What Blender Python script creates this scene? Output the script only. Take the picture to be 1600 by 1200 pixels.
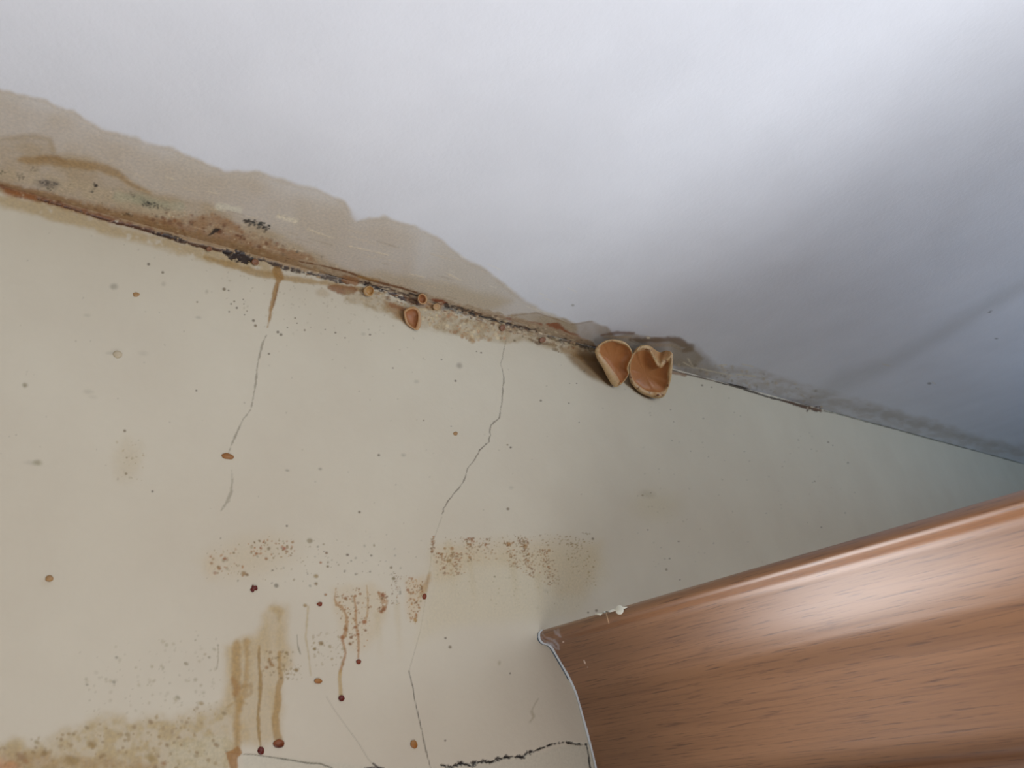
import bpy, math, random
import numpy as np
from mathutils import Matrix, Vector

# ------------------------------------------------------------------ clear
for o in list(bpy.data.objects): bpy.data.objects.remove(o, do_unlink=True)
scn = bpy.context.scene
col = scn.collection
random.seed(7); rng = np.random.default_rng(11)

# ------------------------------------------------------------------ camera
F = 1202.0                                   # focal length in pixels of the 1600 px wide frame
VX = np.array([1284., 257., F]); VY = np.array([-1280., 772., F]); VZ = np.cross(VX, VY)
VX /= np.linalg.norm(VX); VY -= VX*np.dot(VX, VY); VY /= np.linalg.norm(VY); VZ = np.cross(VX, VY)
AX = np.stack([VX, VY, VZ])                  # rows: the world axes seen from the camera (right, down, forward)
CEIL = 2.45; YW = 0.55
CAM = np.array([0., 0., CEIL - 0.4217])
right, down, fwd = AX[:, 0], AX[:, 1], AX[:, 2]
cam_data = bpy.data.cameras.new('camera')
cam_data.sensor_width = 36.0; cam_data.lens = F/1600*36.0
cam_data.clip_start = 0.01
cam = bpy.data.objects.new('camera', cam_data); col.objects.link(cam)
M = Matrix.Identity(4)
for i in range(3):
    M[i][0] = right[i]; M[i][1] = -down[i]; M[i][2] = -fwd[i]; M[i][3] = CAM[i]
cam.matrix_world = M
scn.camera = cam
cam_data.dof.use_dof = True; cam_data.dof.focus_distance = 0.80; cam_data.dof.aperture_fstop = 14.0

# ------------------------------------------------------------------ view, world, light
scn.view_settings.view_transform = 'Standard'; scn.view_settings.look = 'None'
scn.view_settings.gamma = 1.0; scn.view_settings.use_curve_mapping = False
scn.view_settings.exposure = 0.0
world = bpy.data.worlds.new('world'); scn.world = world; world.use_nodes = True
bg = world.node_tree.nodes['Background']
bg.inputs[0].default_value = (0.95, 0.93, 0.90, 1); bg.inputs[1].default_value = 0.03

def area_light(name, loc, target, sx, sy, power, color):
    ld = bpy.data.lights.new(name, 'AREA'); ld.shape = 'RECTANGLE'; ld.size = sx; ld.size_y = sy
    ld.energy = power; ld.color = color
    o = bpy.data.objects.new(name, ld); col.objects.link(o)
    o.location = loc
    o.rotation_euler = (Vector(target)-Vector(loc)).to_track_quat('-Z', 'Y').to_euler()
    return o
area_light('window_light', (0.24, 0.535, 1.28), (0.24, -1.0, 1.28), 0.60, 0.92, 16.5, (1.0, 0.98, 0.98))             # daylight of window_1, below the picture
area_light('floor_bounce_light', (-0.28, -0.95, 0.55), (0.5, 0.0, 2.45), 1.7, 1.5, 21.5, (0.975, 0.985, 1.05))        # sunlit floor in front of it
area_light('far_window_light', (2.4, -2.0, 1.5), (0.5, 0.0, 2.45), 0.8, 0.8, 33, (0.60, 0.95, 1.42))               # daylight from beyond the wardrobe
area_light('fill_light', (1.0, -1.2, 2.0), (0.5, 0.0, 2.45), 0.8, 0.8, 10.5, (1.05, 1.0, 0.90))  # added warm fill that lifts the dim right-hand corner, no known lamp there

# ------------------------------------------------------------------ pixel <-> place
def ray(px, py):
    d = np.array([px-800., py-600., F]); return AX @ d
def on_wall(px, py, off=0.0):
    r = ray(px, py); return CAM + r*((YW-off)/r[1])
def on_ceiling(px, py, off=0.0):
    r = ray(px, py); return CAM + r*((CEIL-off-CAM[2])/r[2])
def on_plane(px, py, p0, n):
    r = ray(px, py); return CAM + r*(np.dot(p0-CAM, n)/np.dot(r, n))
def project(P):
    c = (P-CAM) @ AX
    z = np.maximum(c[:, 2], 1e-3)
    u = 800+F*c[:, 0]/z; v = 600+F*c[:, 1]/z
    u[c[:, 2] < 0.02] = -9999
    return u, v

# ------------------------------------------------------------------ tags
def tag(o, label=None, cat=None, group=None, kind=None):
    if label: o['label'] = label
    if cat: o['category'] = cat
    if group: o['group'] = group
    if kind: o['kind'] = kind
    return o

def mesh_obj(name, verts, faces, mat, parent=None, smooth=True):
    me = bpy.data.meshes.new(name)
    me.from_pydata([tuple(map(float, v)) for v in verts], [], faces)
    me.update()
    if smooth: me.polygons.foreach_set('use_smooth', [True]*len(me.polygons))
    o = bpy.data.objects.new(name, me); col.objects.link(o)
    me.materials.append(mat)
    if parent: o.parent = parent
    return o

def grid_obj(name, P, nu, nv, mat, flip=False):
    """P: (nv*nu, 3) array, rows of nu"""
    me = bpy.data.meshes.new(name)
    n = len(P)
    j, i = np.meshgrid(np.arange(nv-1), np.arange(nu-1), indexing='ij')
    a = (j*nu+i).ravel(); q = np.stack([a, a+1, a+nu+1, a+nu], 1)
    if flip: q = q[:, ::-1]
    m = len(q)
    me.vertices.add(n); me.vertices.foreach_set('co', P.astype(np.float32).ravel())
    me.loops.add(m*4); me.loops.foreach_set('vertex_index', q.ravel().astype(np.int32))
    me.polygons.add(m); me.polygons.foreach_set('loop_start', (np.arange(m)*4).astype(np.int32))
    me.polygons.foreach_set('loop_total', np.full(m, 4, np.int32))
    me.polygons.foreach_set('use_smooth', np.ones(m, bool))
    me.update(calc_edges=True); me.validate()
    o = bpy.data.objects.new(name, me); col.objects.link(o); me.materials.append(mat)
    return o

# ------------------------------------------------------------------ numpy noise
_tab = rng.random((256, 256)).astype(np.float64)
def vnoise(x, y):
    xi = np.floor(x).astype(int); yi = np.floor(y).astype(int)
    fx = x-xi; fy = y-yi; fx = fx*fx*(3-2*fx); fy = fy*fy*(3-2*fy)
    a = _tab[xi % 256, yi % 256]; b = _tab[(xi+1) % 256, yi % 256]
    c = _tab[xi % 256, (yi+1) % 256]; d = _tab[(xi+1) % 256, (yi+1) % 256]
    return (a*(1-fx)+b*fx)*(1-fy)+(c*(1-fx)+d*fx)*fy
def fbm(x, y, oc=4, seed=0):
    s = 0; a = 1; t = 0
    for k in range(oc):
        s = s+a*vnoise(x*(2**k)+seed*17.3+k*31.7, y*(2**k)+seed*9.1+k*11.9); t += a; a *= 0.5
    return s/t
def sstep(e0, e1, x):
    t = np.clip((x-e0)/(e1-e0), 0, 1); return t*t*(3-2*t)
def lin(c):
    c = np.array(c, float)/255.; return np.where(c <= .04045, c/12.92, ((c+.055)/1.055)**2.4)

# ------------------------------------------------------------------ painter: dirt, stains and cracks laid on a dense surface
CELL = 16
class Painter:
    def __init__(s, P, uoff=0):
        s.u, s.v = project(P)
        s.n = len(P)
        s.rgb = np.zeros((s.n, 3)); s.a = np.zeros(s.n); s.h = np.zeros(s.n)
        s.on = (s.u > -120) & (s.u < 1720) & (s.v > -120) & (s.v < 1620)
        idx = np.nonzero(s.on)[0]
        cid = (np.floor(s.u[idx]/CELL).astype(int)+20)*1000+np.floor(s.v[idx]/CELL).astype(int)+20
        o = np.argsort(cid, kind='stable'); s.idx = idx[o]; s.cid = cid[o]
    def get(s, x0, y0, x1, y1):
        out = []
        cy0 = int(math.floor(y0/CELL))+20; cy1 = int(math.floor(y1/CELL))+20
        for cx in range(int(math.floor(x0/CELL))+20, int(math.floor(x1/CELL))+21):
            a = np.searchsorted(s.cid, cx*1000+max(cy0, 0)); b = np.searchsorted(s.cid, cx*1000+cy1+1)
            if b > a: out.append(s.idx[a:b])
        return np.concatenate(out) if out else np.zeros(0, int)
    def put(s, i, c, al, h=0.0):
        al = np.clip(al, 0, 1)
        A = s.a[i]; na = al+A*(1-al); sf = np.maximum(na, 1e-6)
        s.rgb[i] = (np.outer(al, c)+s.rgb[i]*(A*(1-al))[:, None])/sf[:, None]
        s.a[i] = na
        if h: s.h[i] += al*h
    def blob(s, x, y, rx, ry=None, c=(0, 0, 0), al=1, ang=0, f=.5, nz=0., ns=8., h=0):
        ry = ry or rx; R = max(rx, ry)*1.5+2
        i = s.get(x-R, y-R, x+R, y+R)
        if not len(i): return
        du, dv = s.u[i]-x, s.v[i]-y; ca, sa = math.cos(ang), math.sin(ang)
        d = np.hypot((du*ca+dv*sa)/rx, (-du*sa+dv*ca)/ry)
        if nz: d = d+(fbm(s.u[i]/ns, s.v[i]/ns, 3, 3)-.5)*2*nz
        s.put(i, lin(c), al*(1-sstep(1-f, 1+f*.6, d)), h)
    def seg_dist(s, i, pts, closed=False):
        u, v = s.u[i], s.v[i]; best = np.full(len(i), 1e9); tt = np.zeros(len(i))
        n = len(pts); m = n if closed else n-1
        for k in range(m):
            (x0, y0), (x1, y1) = pts[k][:2], pts[(k+1) % n][:2]
            dx, dy = x1-x0, y1-y0; L = dx*dx+dy*dy+1e-9
            t = np.clip(((u-x0)*dx+(v-y0)*dy)/L, 0, 1)
            d = np.hypot(u-x0-t*dx, v-y0-t*dy); w = d < best
            best[w] = d[w]; tt[w] = k+t[w]
        return best, tt
    def stroke(s, pts, w, c, al=1, f=1.0, nz=0., ns=10., brk=0., bs=8., h=0, fade=None):
        """w: width or list of widths per point, pixels; brk: how much the line breaks up"""
        xs = [p[0] for p in pts]; ys = [p[1] for p in pts]; W = w if hasattr(w, '__len__') else [w]*len(pts)
        R = max(W)+f+nz+4
        i = s.get(min(xs)-R, min(ys)-R, max(xs)+R, max(ys)+R)
        if not len(i): return
        d, t = s.seg_dist(i, pts)
        k = d < R; i = i[k]; d = d[k]; t = t[k]
        if not len(i): return
        ww = np.interp(t, np.arange(len(W)), W)/2
        if nz: d = d+(fbm(s.u[i]/ns, s.v[i]/ns, 3, 5)-.5)*2*nz
        m = 1-sstep(-f/2, f/2, d-ww)
        if brk: m = m*sstep(brk-.12, brk+.12, fbm(s.u[i]/bs, s.v[i]/bs, 3, 8)+.0)
        if fade is not None: m = m*np.interp(t, np.linspace(0, len(W)-1, len(fade)), fade)
        s.put(i, lin(c), al*m, h)
    def poly(s, pts, c, al=1, f=6., nz=0., ns=30., tex=0., ts=20., h=0, tx=1., ty=1.):
        xs = [p[0] for p in pts]; ys = [p[1] for p in pts]; R = f+nz+2
        i = s.get(min(xs)-R, min(ys)-R, max(xs)+R, max(ys)+R)
        if not len(i): return
        d, _ = s.seg_dist(i, pts, True); u, v = s.u[i], s.v[i]
        ins = np.zeros(len(i), bool); n = len(pts)
        for k in range(n):
            (x0, y0), (x1, y1) = pts[k], pts[(k+1) % n]
            if y0 == y1: continue
            ins ^= ((y0 > v) != (y1 > v)) & (u < (x1-x0)*(v-y0)/(y1-y0)+x0)
        sd = np.where(ins, d, -d)
        if nz: sd = sd+(fbm(u/ns, v/ns, 4, 6)-.5)*2*nz
        m = sstep(-f/2, f/2, sd)
        if tex: m = m*(1-tex+tex*2*(sstep(.3, .7, fbm(u/ts*tx, v/ts*ty, 4, 9))-.0)*.5*1.0)
        s.put(i, lin(c), al*m, h)
    def specks(s, n, region, r0, r1, cols, al0=.4, al1=.9, h=0, seed=1, pw=2.):
        """region: polygon; scatter n specks in it"""
        R = random.Random(seed); xs = [p[0] for p in region]; ys = [p[1] for p in region]; k = 0; tries = 0
        while k < n and tries < n*30:
            tries += 1
            x = R.uniform(min(xs), max(xs)); y = R.uniform(min(ys), max(ys)); ins = False
            for q in range(len(region)):
                (x0, y0), (x1, y1) = region[q], region[(q+1) % len(region)]
                if (y0 > y) != (y1 > y) and x < (x1-x0)*(y-y0)/(y1-y0)+x0: ins = not ins
            if not ins: continue
            k += 1; r = r0+(r1-r0)*R.random()**pw
            s.blob(x, y, r*R.uniform(.8, 1.4), r*R.uniform(.8, 1.2), R.choice(cols), R.uniform(al0, al1), R.uniform(0, 3), .6, h=h)
    def write(s, o):
        at = o.data.color_attributes.new('stain', 'FLOAT_COLOR', 'POINT')
        d = np.concatenate([s.rgb, s.a[:, None]], 1).astype(np.float32)
        at.data.foreach_set('color', d.ravel())

# colours of the dirt (as seen in the photograph, roughly)
OCH = (140, 112, 66); OCH2 = (122, 92, 48); RUST = (112, 62, 30); RUSTD = (84, 40, 22); BLK = (34, 26, 28)
TAN = (150, 134, 112); GRY = (104, 100, 94); PALE = (196, 190, 178); PINKT = (160, 142, 128); BLU = (60, 66, 74)
UMB = (104, 76, 50)

def cl(x): return 290+.2725*x-6*math.sin(x/1600*math.pi)*0     # the corner line

def paint_ceiling(p):
    # broad water stain with its lobed tide line
    top = [(-150, 105), (0, 138), (60, 152), (115, 174), (158, 202), (225, 220), (270, 232), (312, 250), (350, 266), (400, 268), (450, 284),
           (500, 296), (538, 316), (557, 344), (600, 340), (650, 352), (690, 374), (722, 402), (765, 424), (800, 455), (850, 488), (900, 510)]
    base = [(900, 560), (600, 480), (0, 330), (-150, 290)]
    p.poly(top+base, (164, 154, 138), .64, 8, 6, 22, .25, 90)
    p.poly([(x, y+10+6*math.sin(x*.03)) for x, y in top[:16]]+[(640, 460), (0, 330), (-150, 290)], (160, 144, 126), .35, 30, 8, 60, .4, 70)
    p.stroke([(x, y+3) for x, y in top], 5, (160, 148, 136), .22, 7, 2, 20)
    # darker second stain on the left
    p.poly([(-150, 205), (0, 222), (50, 216), (80, 222), (88, 240), (140, 246), (180, 262), (205, 285), (240, 300), (330, 318), (400, 345), (470, 385), (560, 430),
            (560, 450), (300, 390), (0, 320), (-150, 280)], (150, 132, 104), .6, 14, 5, 25, .5, 40)
    p.stroke([(0, 218), (50, 213), (78, 218), (84, 236)], [10, 9, 8, 6], (140, 122, 92), .45, 9, 2, 14)
    p.stroke([(30, 250), (80, 250), (120, 256), (160, 262), (185, 272), (205, 288), (232, 300)], [8, 16, 14, 14, 14, 9, 5], OCH, .62, 9, 3, 16)
    p.stroke([(60, 247), (85, 246), (100, 252)], 7, OCH2, .35, 8, 2, 12)
    # pale scraped plaster band
    p.stroke([(0, 272), (80, 285), (190, 312), (300, 345), (400, 375), (470, 398)], [16, 22, 24, 22, 18, 10], (170, 160, 146), .6, 14, 6, 12, .35, 14)
    p.stroke([(185, 306), (230, 316), (280, 322)], 14, (158, 162, 152), .55, 10, 4, 14)
    p.stroke([(340, 322), (375, 328)], 9, (196, 198, 196), .6, 6, 3, 14)
    p.stroke([(435, 338), (462, 346)], [6, 8], (206, 204, 198), .6, 5, 2, 8)
    for a in [(325, 299, 340, 302), (258, 276, 270, 279), (480, 358, 520, 372), (545, 384, 606, 398), (640, 428, 662, 433), (430, 385, 475, 393), (700, 428, 720, 438)]:
        p.stroke([(a[0], a[1]), (a[2], a[3])], 2.2, (205, 198, 188), .5, 2.5, 1, 5, h=.0003)
    # rust brown felt above the corner
    p.stroke([(0, 296), (60, 308), (130, 322), (200, 338), (260, 352)], [10, 14, 16, 16, 14], (142, 114, 86), .6, 12, 5, 10, .35, 9)
    p.poly([(205, 333), (260, 345), (310, 338), (345, 335), (365, 345), (385, 362), (430, 380), (490, 402), (500, 414), (430, 408), (340, 385), (230, 358)],
           (134, 98, 66), .72, 10, 6, 12, .5, 12)
    p.specks(120, [(190, 335), (330, 330), (480, 395), (470, 405), (320, 380), (200, 352)], 1.2, 4, [RUST, RUSTD, (150, 118, 88)], .25, .6, seed=3)
    p.specks(90, [(0, 262), (200, 300), (420, 360), (560, 425), (300, 375), (0, 300)], 1, 3.5, [(176, 168, 156), (196, 186, 170), GRY], .25, .6, seed=4)
    # black mould patches
    def mould(x, y, rx, ry, n, sd, ang=.1, c=BLK, al=.9):
        R = random.Random(sd)
        for _ in range(n):
            a = R.uniform(0, 6.28); q = R.random()**.6
            dx, dy = q*rx*math.cos(a), q*ry*math.sin(a)
            p.blob(x+dx*math.cos(ang)-dy*math.sin(ang), y+dx*math.sin(ang)+dy*math.cos(ang), R.uniform(1, 2.6), R.uniform(1, 2.2), c, al*R.uniform(.4, 1), f=.6)
    p.blob(75, 287, 20, 8, (96, 92, 92), .5, .1, .6, .3, 8)
    mould(75, 286, 16, 4, 30, 1, .05, (66, 62, 66), .7); mould(76, 294, 7, 4, 8, 2, 0, GRY)
    mould(32, 276, 8, 5, 10, 22, .3, (84, 80, 76), .6); mould(2, 270, 6, 4, 8, 23, .3, (80, 78, 66), .7)
    mould(148, 289, 4, 3, 9, 3); mould(145, 297, 2.5, 4, 5, 4, 0, GRY); mould(52, 264, 9, 3, 7, 24, .3, GRY, .6)
    mould(201, 337, 6, 5, 14, 5); mould(200, 335, 9, 4, 6, 25)
    p.blob(228, 313, 30, 10, (138, 140, 126), .5, .25, .7, .3, 10)
    mould(237, 320, 16, 4.5, 30, 6, .15, (44, 46, 44)); mould(208, 303, 9, 5, 10, 7, .4, GRY, .6); mould(222, 313, 8, 6, 9, 27, .4, (90, 96, 88), .6); mould(260, 326, 8, 4, 7, 28, .3, GRY, .7)
    mould(403, 351, 21, 6, 46, 8, .22, (36, 42, 46), 1); mould(392, 347, 9, 5, 14, 9, 0, (40, 44, 50)); mould(414, 358, 7, 5, 12, 10); mould(385, 345, 5, 3, 8, 11)
    p.stroke([(324, 369), (332, 364), (338, 359), (344, 358)], [1.5, 4, 7, 2], BLK, .9, 2, 1, 3); mould(337, 360, 6, 4, 8, 12)
    mould(376, 370, 10, 4, 14, 13, .2, RUSTD, .7)
    # warm halo on the ceiling over the middle of the seam
    p.poly([(540, 425), (600, 425), (680, 440), (740, 452), (800, 470), (760, 488), (640, 460)], (160, 146, 122), .45, 16, 5, 22)
    p.poly([(800, 492), (835, 489), (850, 493), (880, 498), (900, 506), (925, 502), (950, 510), (960, 525), (985, 520), (1000, 524), (1030, 528), (1060, 530), (1075, 538),
            (1100, 560), (1085, 575), (1000, 560), (930, 548), (830, 515)], (142, 126, 102), .7, 5, 3, 14, .3, 30)
    p.stroke([(800, 493), (838, 489), (853, 494), (895, 507), (925, 502)], 2, (120, 96, 66), .5, 3, 1, 8)
    p.stroke([(858, 508), (870, 511), (890, 525), (925, 541), (940, 545)], [6, 14, 12, 8, 6], (122, 64, 26), .88, 5, 4, 8)
    p.stroke([(708, 478), (720, 481), (740, 486), (800, 499), (845, 508)], [2, 3, 3.5, 4, 6], (120, 62, 24), .85, 2.5, 1.5, 8)
    p.stroke([(940, 524), (965, 520), (990, 521)], [3, 5, 4], (110, 76, 48), .7, 4, 1, 8)
    p.stroke([(985, 532), (1020, 532), (1045, 530), (1060, 533), (1078, 543), (1068, 548)], [7, 8, 9, 12, 12, 6], (106, 84, 60), .75, 6, 2, 10)
    p.stroke([(1010, 540), (1050, 539), (1062, 545)], 5, (170, 155, 140), .6, 4, 1, 8)
    p.stroke([(945, 527), (985, 527)], 3, (176, 158, 140), .6, 3, 1, 8)
    p.poly([(1050, 540), (1085, 540), (1110, 560), (1130, 585), (1090, 590), (1050, 570)], (118, 104, 84), .5, 14, 4, 14)
    p.blob(1013, 528, 3, 1.8, (230, 225, 215), .9, .1, .5)
    # grey skim coat along the corner towards the right
    p.poly([(1050, 560), (1110, 572), (1180, 575), (1260, 600), (1330, 620), (1600, 700), (1600, 722), (1400, 672), (1270, 636), (1060, 578)], (150, 143, 136), .45, 12, 5, 20, .6, 12, ty=2.4)
    p.specks(110, [(1052, 560), (1170, 575), (1280, 612), (1270, 632), (1060, 575)], .8, 3, [(186, 178, 168), (120, 112, 102), (170, 165, 158)], .25, .6, h=.0002, seed=8)
    for a in [(1160, 569, 1176, 573), (1122, 571, 1135, 570), (1068, 566, 1084, 575), (1085, 574, 1150, 588), (1150, 585, 1180, 588), (1380, 569, 1390, 572), (1075, 560, 1082, 572)]:
        p.stroke([(a[0], a[1]), (a[2], a[3])], 1.8, (206, 204, 198), .65, 2, .8, 5)
    p.stroke([(1240, 625), (1290, 628), (1350, 640), (1450, 665), (1600, 708)], [6, 8, 12, 10, 8], (120, 114, 106), .24, 12, 3, 20)
    # a long shallow smear on the right
    p.stroke([(1640, 425), (1560, 468), (1500, 505), (1430, 545), (1380, 572), (1320, 596), (1280, 618)], [20, 24, 20, 18, 24, 30, 20], (120, 120, 118), .20, 24, 4, 40)
    p.blob(1547, 487, 2.2, 1.5, (50, 56, 60), .9, -.5); p.blob(1557, 529, 1.8, 1.2, (60, 64, 68), .8); p.blob(1452, 599, 3.5, 2, (80, 84, 86), .6); p.stroke([(1457, 597), (1461, 600)], 1.2, (205, 205, 205), .8, 1.5)
    p.blob(895, 477, 2.5, 2.2, (130, 134, 138), .6)
    for k in range(16):
        R = random.Random(k+50); x = R.uniform(690, 1010); y = cl(x)-R.uniform(14, 90); l = R.uniform(5, 22)
        p.stroke([(x, y), (x+l, y+l*.42)], 1.6, (214, 216, 220), .28, 2.5, .5, 5)
    for k in range(30):
        R = random.Random(k+150); x = R.uniform(180, 700); y = cl(x)-R.uniform(12, 80); l = R.uniform(8, 40)
        p.stroke([(x, y), (x+l, y+l*.28)], 2, R.choice([(190, 180, 168), (140, 126, 112)]), .28, 3, .8, 6)

def paint_seam(p):
    """the broken joint where wall and ceiling meet: dirt on both surfaces"""
    # felt of dirt bridging the joint, left part
    p.stroke([(-60, 278), (0, 292), (60, 306), (130, 326), (215, 348), (290, 370), (360, 386), (440, 408), (520, 428), (580, 442)], [14, 16, 18, 18, 18, 20, 20, 18, 14, 8], (136, 110, 80), .8, 8, 3, 9, .15, 8)
    # lower ochre edge on the wall, left part
    lo = [(-100, 286), (0, 312), (60, 326), (130, 346), (200, 366), (270, 384), (330, 400), (400, 416), (430, 424)]
    p.stroke(lo, [16, 18, 22, 20, 16, 18, 20, 20, 16], (150, 128, 88), .62, 12, 5, 14, .25, 16)
    p.stroke([(320, 402), (360, 414), (400, 426), (440, 434), (520, 444), (600, 460)], [6, 9, 10, 9, 7, 5], (138, 112, 68), .7, 6, 3, 12)
    p.stroke([(0, 290), (20, 300), (60, 310), (130, 330), (180, 346), (240, 362)], [4, 10, 8, 7, 6, 6], (104, 60, 36), .8, 6, 3, 8, .2, 8)
    p.stroke([(10, 300), (50, 308)], [10, 12], (134, 84, 40), .5, 8, 2, 8)
    # dark crack, left
    p.stroke([(60, 311), (100, 322), (140, 335), (175, 346), (215, 355), (250, 366), (290, 378), (330, 388), (360, 394)], [2, 3, 3, 3.5, 5, 4, 6, 5, 4], (62, 36, 26), .92, 2.5, 2, 5, .28, 5, h=-.0008)
    p.stroke([(240, 364), (262, 368), (290, 376)], [4, 8, 4], BLK, .8, 3, 2, 4, .35, 4)
    p.stroke([(350, 392), (362, 398), (378, 402), (393, 405)], [4, 12, 13, 8], BLK, .97, 3, 6, 4, .2, 5, h=-.001)
    p.specks(60, [(346, 388), (380, 392), (402, 404), (396, 414), (366, 410)], .9, 3, [BLK, (50, 38, 34)], .5, 1, seed=90)
    p.stroke([(405, 404), (440, 416), (470, 424), (500, 431), (530, 438), (545, 442)], [3, 8, 5, 5, 9, 3], (44, 34, 36), .9, 3, 2.5, 5, .3, 5, h=-.0008)
    p.stroke([(500, 430), (528, 437)], 8, (92, 84, 84), .5, 4, 2, 6)
    # pale plaster strip with thin upper crack
    p.stroke([(470, 410), (540, 428), (600, 446), (650, 462), (720, 482), (800, 503), (860, 520), (925, 540)], [6, 13, 16, 17, 17, 18, 17, 12], (152, 138, 124), .85, 3.5, 3, 8, .2, 9, h=.0004)
    p.stroke([(468, 408), (500, 414), (540, 424), (580, 438), (620, 448), (652, 457)], [2, 2, 3, 3.5, 3, 3], (98, 62, 34), .9, 2, 1.2, 5, .15, 6)
    p.stroke([(560, 432), (590, 438)], 4, (150, 118, 70), .6, 4)
    p.stroke([(560, 440), (575, 443), (600, 455), (632, 466), (660, 474)], [4, 5, 3, 8, 6], (50, 36, 40), .92, 2.5, 2.5, 4, .3, 5, h=-.0008)
    p.stroke([(590, 446), (612, 452), (640, 462)], [2, 3, 3], (58, 42, 40), .85, 1.5, 1.5, 3, .35, 4)
    p.stroke([(640, 458), (652, 462)], 3, BLK, .9, 1.5, .5)
    p.stroke([(640, 470), (660, 477), (690, 482)], [9, 12, 8], (112, 84, 72), .65, 5, 3, 6)
    p.stroke([(515, 448), (535, 452), (552, 454)], [8, 15, 12], (116, 78, 46), .85, 5, 3, 7)
    p.stroke([(540, 436), (556, 440)], 12, (126, 86, 50), .75, 4, 2, 6)
    p.blob(503, 458, 12, 7, (150, 134, 116), .5, .2, .6, .2)
    p.stroke([(676, 468), (690, 472), (697, 474)], [4, 8, 5], (120, 62, 32), .9, 3, 1.5, 5)
    p.stroke([(670, 478), (686, 482)], 10, (140, 112, 80), .7, 4, 2, 5)
    p.stroke([(697, 478), (720, 484), (745, 492), (780, 502), (800, 508), (828, 516), (840, 518)], [8, 9, 5, 5, 4, 6, 3], (52, 44, 44), .9, 2.5, 3, 4, .35, 4, h=-.0008)
    p.stroke([(692, 482), (710, 486), (730, 492)], 5, (128, 126, 126), .7, 3, 1)
    p.stroke([(790, 508), (830, 520), (850, 526)], [9, 12, 9], (96, 78, 72), .6, 4, 3, 4, .4, 4)
    p.specks(70, [(700, 476), (840, 510), (925, 538), (920, 552), (800, 522), (700, 492)], .8, 2.4, [BLK, (70, 54, 50), (196, 180, 160)], .5, .95, seed=31)
    p.stroke([(856, 525), (870, 530), (900, 538), (925, 545), (936, 550)], [3, 7, 5, 7, 8], (30, 28, 30), .95, 2.5, 2, 5, .22, 5, h=-.001)
    p.stroke([(826, 529), (840, 536), (852, 537), (870, 539)], [2, 5, 4, 4], (66, 44, 38), .9, 2.5, 1.5, 4, .2, 4)
    p.specks(14, [(856, 536), (880, 540), (880, 552), (866, 550)], 1, 3.6, [(80, 58, 46), (92, 80, 66)], .6, .9, seed=9)
    p.stroke([(880, 546), (905, 552), (930, 560)], [8, 14, 14], (124, 88, 58), .7, 6, 4, 6, .3, 6)
    # between the strip and the clean wall: crumbly buff plaster, flaking
    p.poly([(540, 452), (620, 470), (700, 488), (800, 512), (870, 530), (930, 548), (925, 565), (880, 552), (820, 532), (790, 536), (745, 530), (700, 518), (660, 512), (600, 490), (540, 470)],
           (138, 120, 94), .75, 9, 5, 12, .45, 10)
    p.specks(220, [(655, 480), (720, 492), (790, 510), (790, 530), (740, 534), (690, 515), (655, 505)], .9, 3.6, [(144, 118, 90), (188, 176, 156), (128, 104, 80), (172, 158, 136), (150, 112, 84)], .3, .75, h=.0002, seed=12)
    p.specks(70, [(560, 455), (655, 480), (650, 500), (560, 475)], .9, 3, [(144, 122, 92), (170, 156, 136)], .2, .55, seed=13)
    p.stroke([(730, 524), (740, 533)], [8, 7], (142, 120, 92), .6, 5, 2, 5); p.blob(711, 519, 4, 3, (128, 92, 62), .7)
    # brown wet stain at the left of the small and of the big cups
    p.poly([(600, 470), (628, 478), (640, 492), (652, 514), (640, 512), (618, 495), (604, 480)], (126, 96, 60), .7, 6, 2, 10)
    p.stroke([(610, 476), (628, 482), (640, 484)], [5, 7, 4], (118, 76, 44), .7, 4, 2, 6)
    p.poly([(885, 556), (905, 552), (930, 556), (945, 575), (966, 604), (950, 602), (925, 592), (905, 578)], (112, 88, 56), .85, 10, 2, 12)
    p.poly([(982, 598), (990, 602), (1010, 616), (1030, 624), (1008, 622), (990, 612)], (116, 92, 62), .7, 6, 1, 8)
    R = random.Random(77)
    for _ in range(260):
        t = R.random(); x = 560+370*t; y = 444+ (x-560)*.268 + R.uniform(-9, 12)
        p.blob(x, y, R.uniform(1.2, 4.2), R.uniform(.8, 2.2), R.choice([(176, 164, 148), (186, 176, 162), (128, 104, 82), (96, 76, 64), (150, 128, 106), (120, 84, 54)]), R.uniform(.35, .8), .27+R.uniform(-.3, .3), .4, h=R.uniform(0, .0005))
    for _ in range(90):
        t = R.random(); x = 20+480*t; y = 300+(x-20)*.272+R.uniform(-14, 6)
        p.blob(x, y, R.uniform(1.2, 4.5), R.uniform(.8, 2), R.choice([(168, 150, 126), (112, 76, 48), (146, 120, 92), (92, 64, 46)]), R.uniform(.3, .7), .27, .5, h=R.uniform(0, .0004))
    # right of the cups: thin dark gap
    p.stroke([(1050, 578), (1066, 583), (1100, 591), (1130, 599)], [3, 2.2, 2, 2], (72, 58, 48), .9, 1.8, 1, 5, .15, 6, h=-.0006)
    p.stroke([(1050, 582), (1070, 586)], 5, (110, 74, 46), .7, 3, 1.5, 4)
    p.stroke([(1130, 599), (1160, 606), (1166, 609), (1200, 620), (1240, 630), (1264, 636)], [2, 4, 4, 2.5, 4, 4], (62, 52, 42), .95, 1.8, 1, 4, .05, 6, h=-.0008)
    p.stroke([(1225, 626), (1250, 634), (1266, 638), (1282, 642)], [3, 4, 6, 4], (80, 56, 40), .95, 2.2, 2.2, 3, .1, 4)
    p.specks(16, [(1250, 632), (1286, 636), (1284, 645), (1260, 643)], 1, 2.8, [(70, 48, 34), (96, 70, 50), (190, 180, 168)], .7, 1, seed=15)
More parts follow.
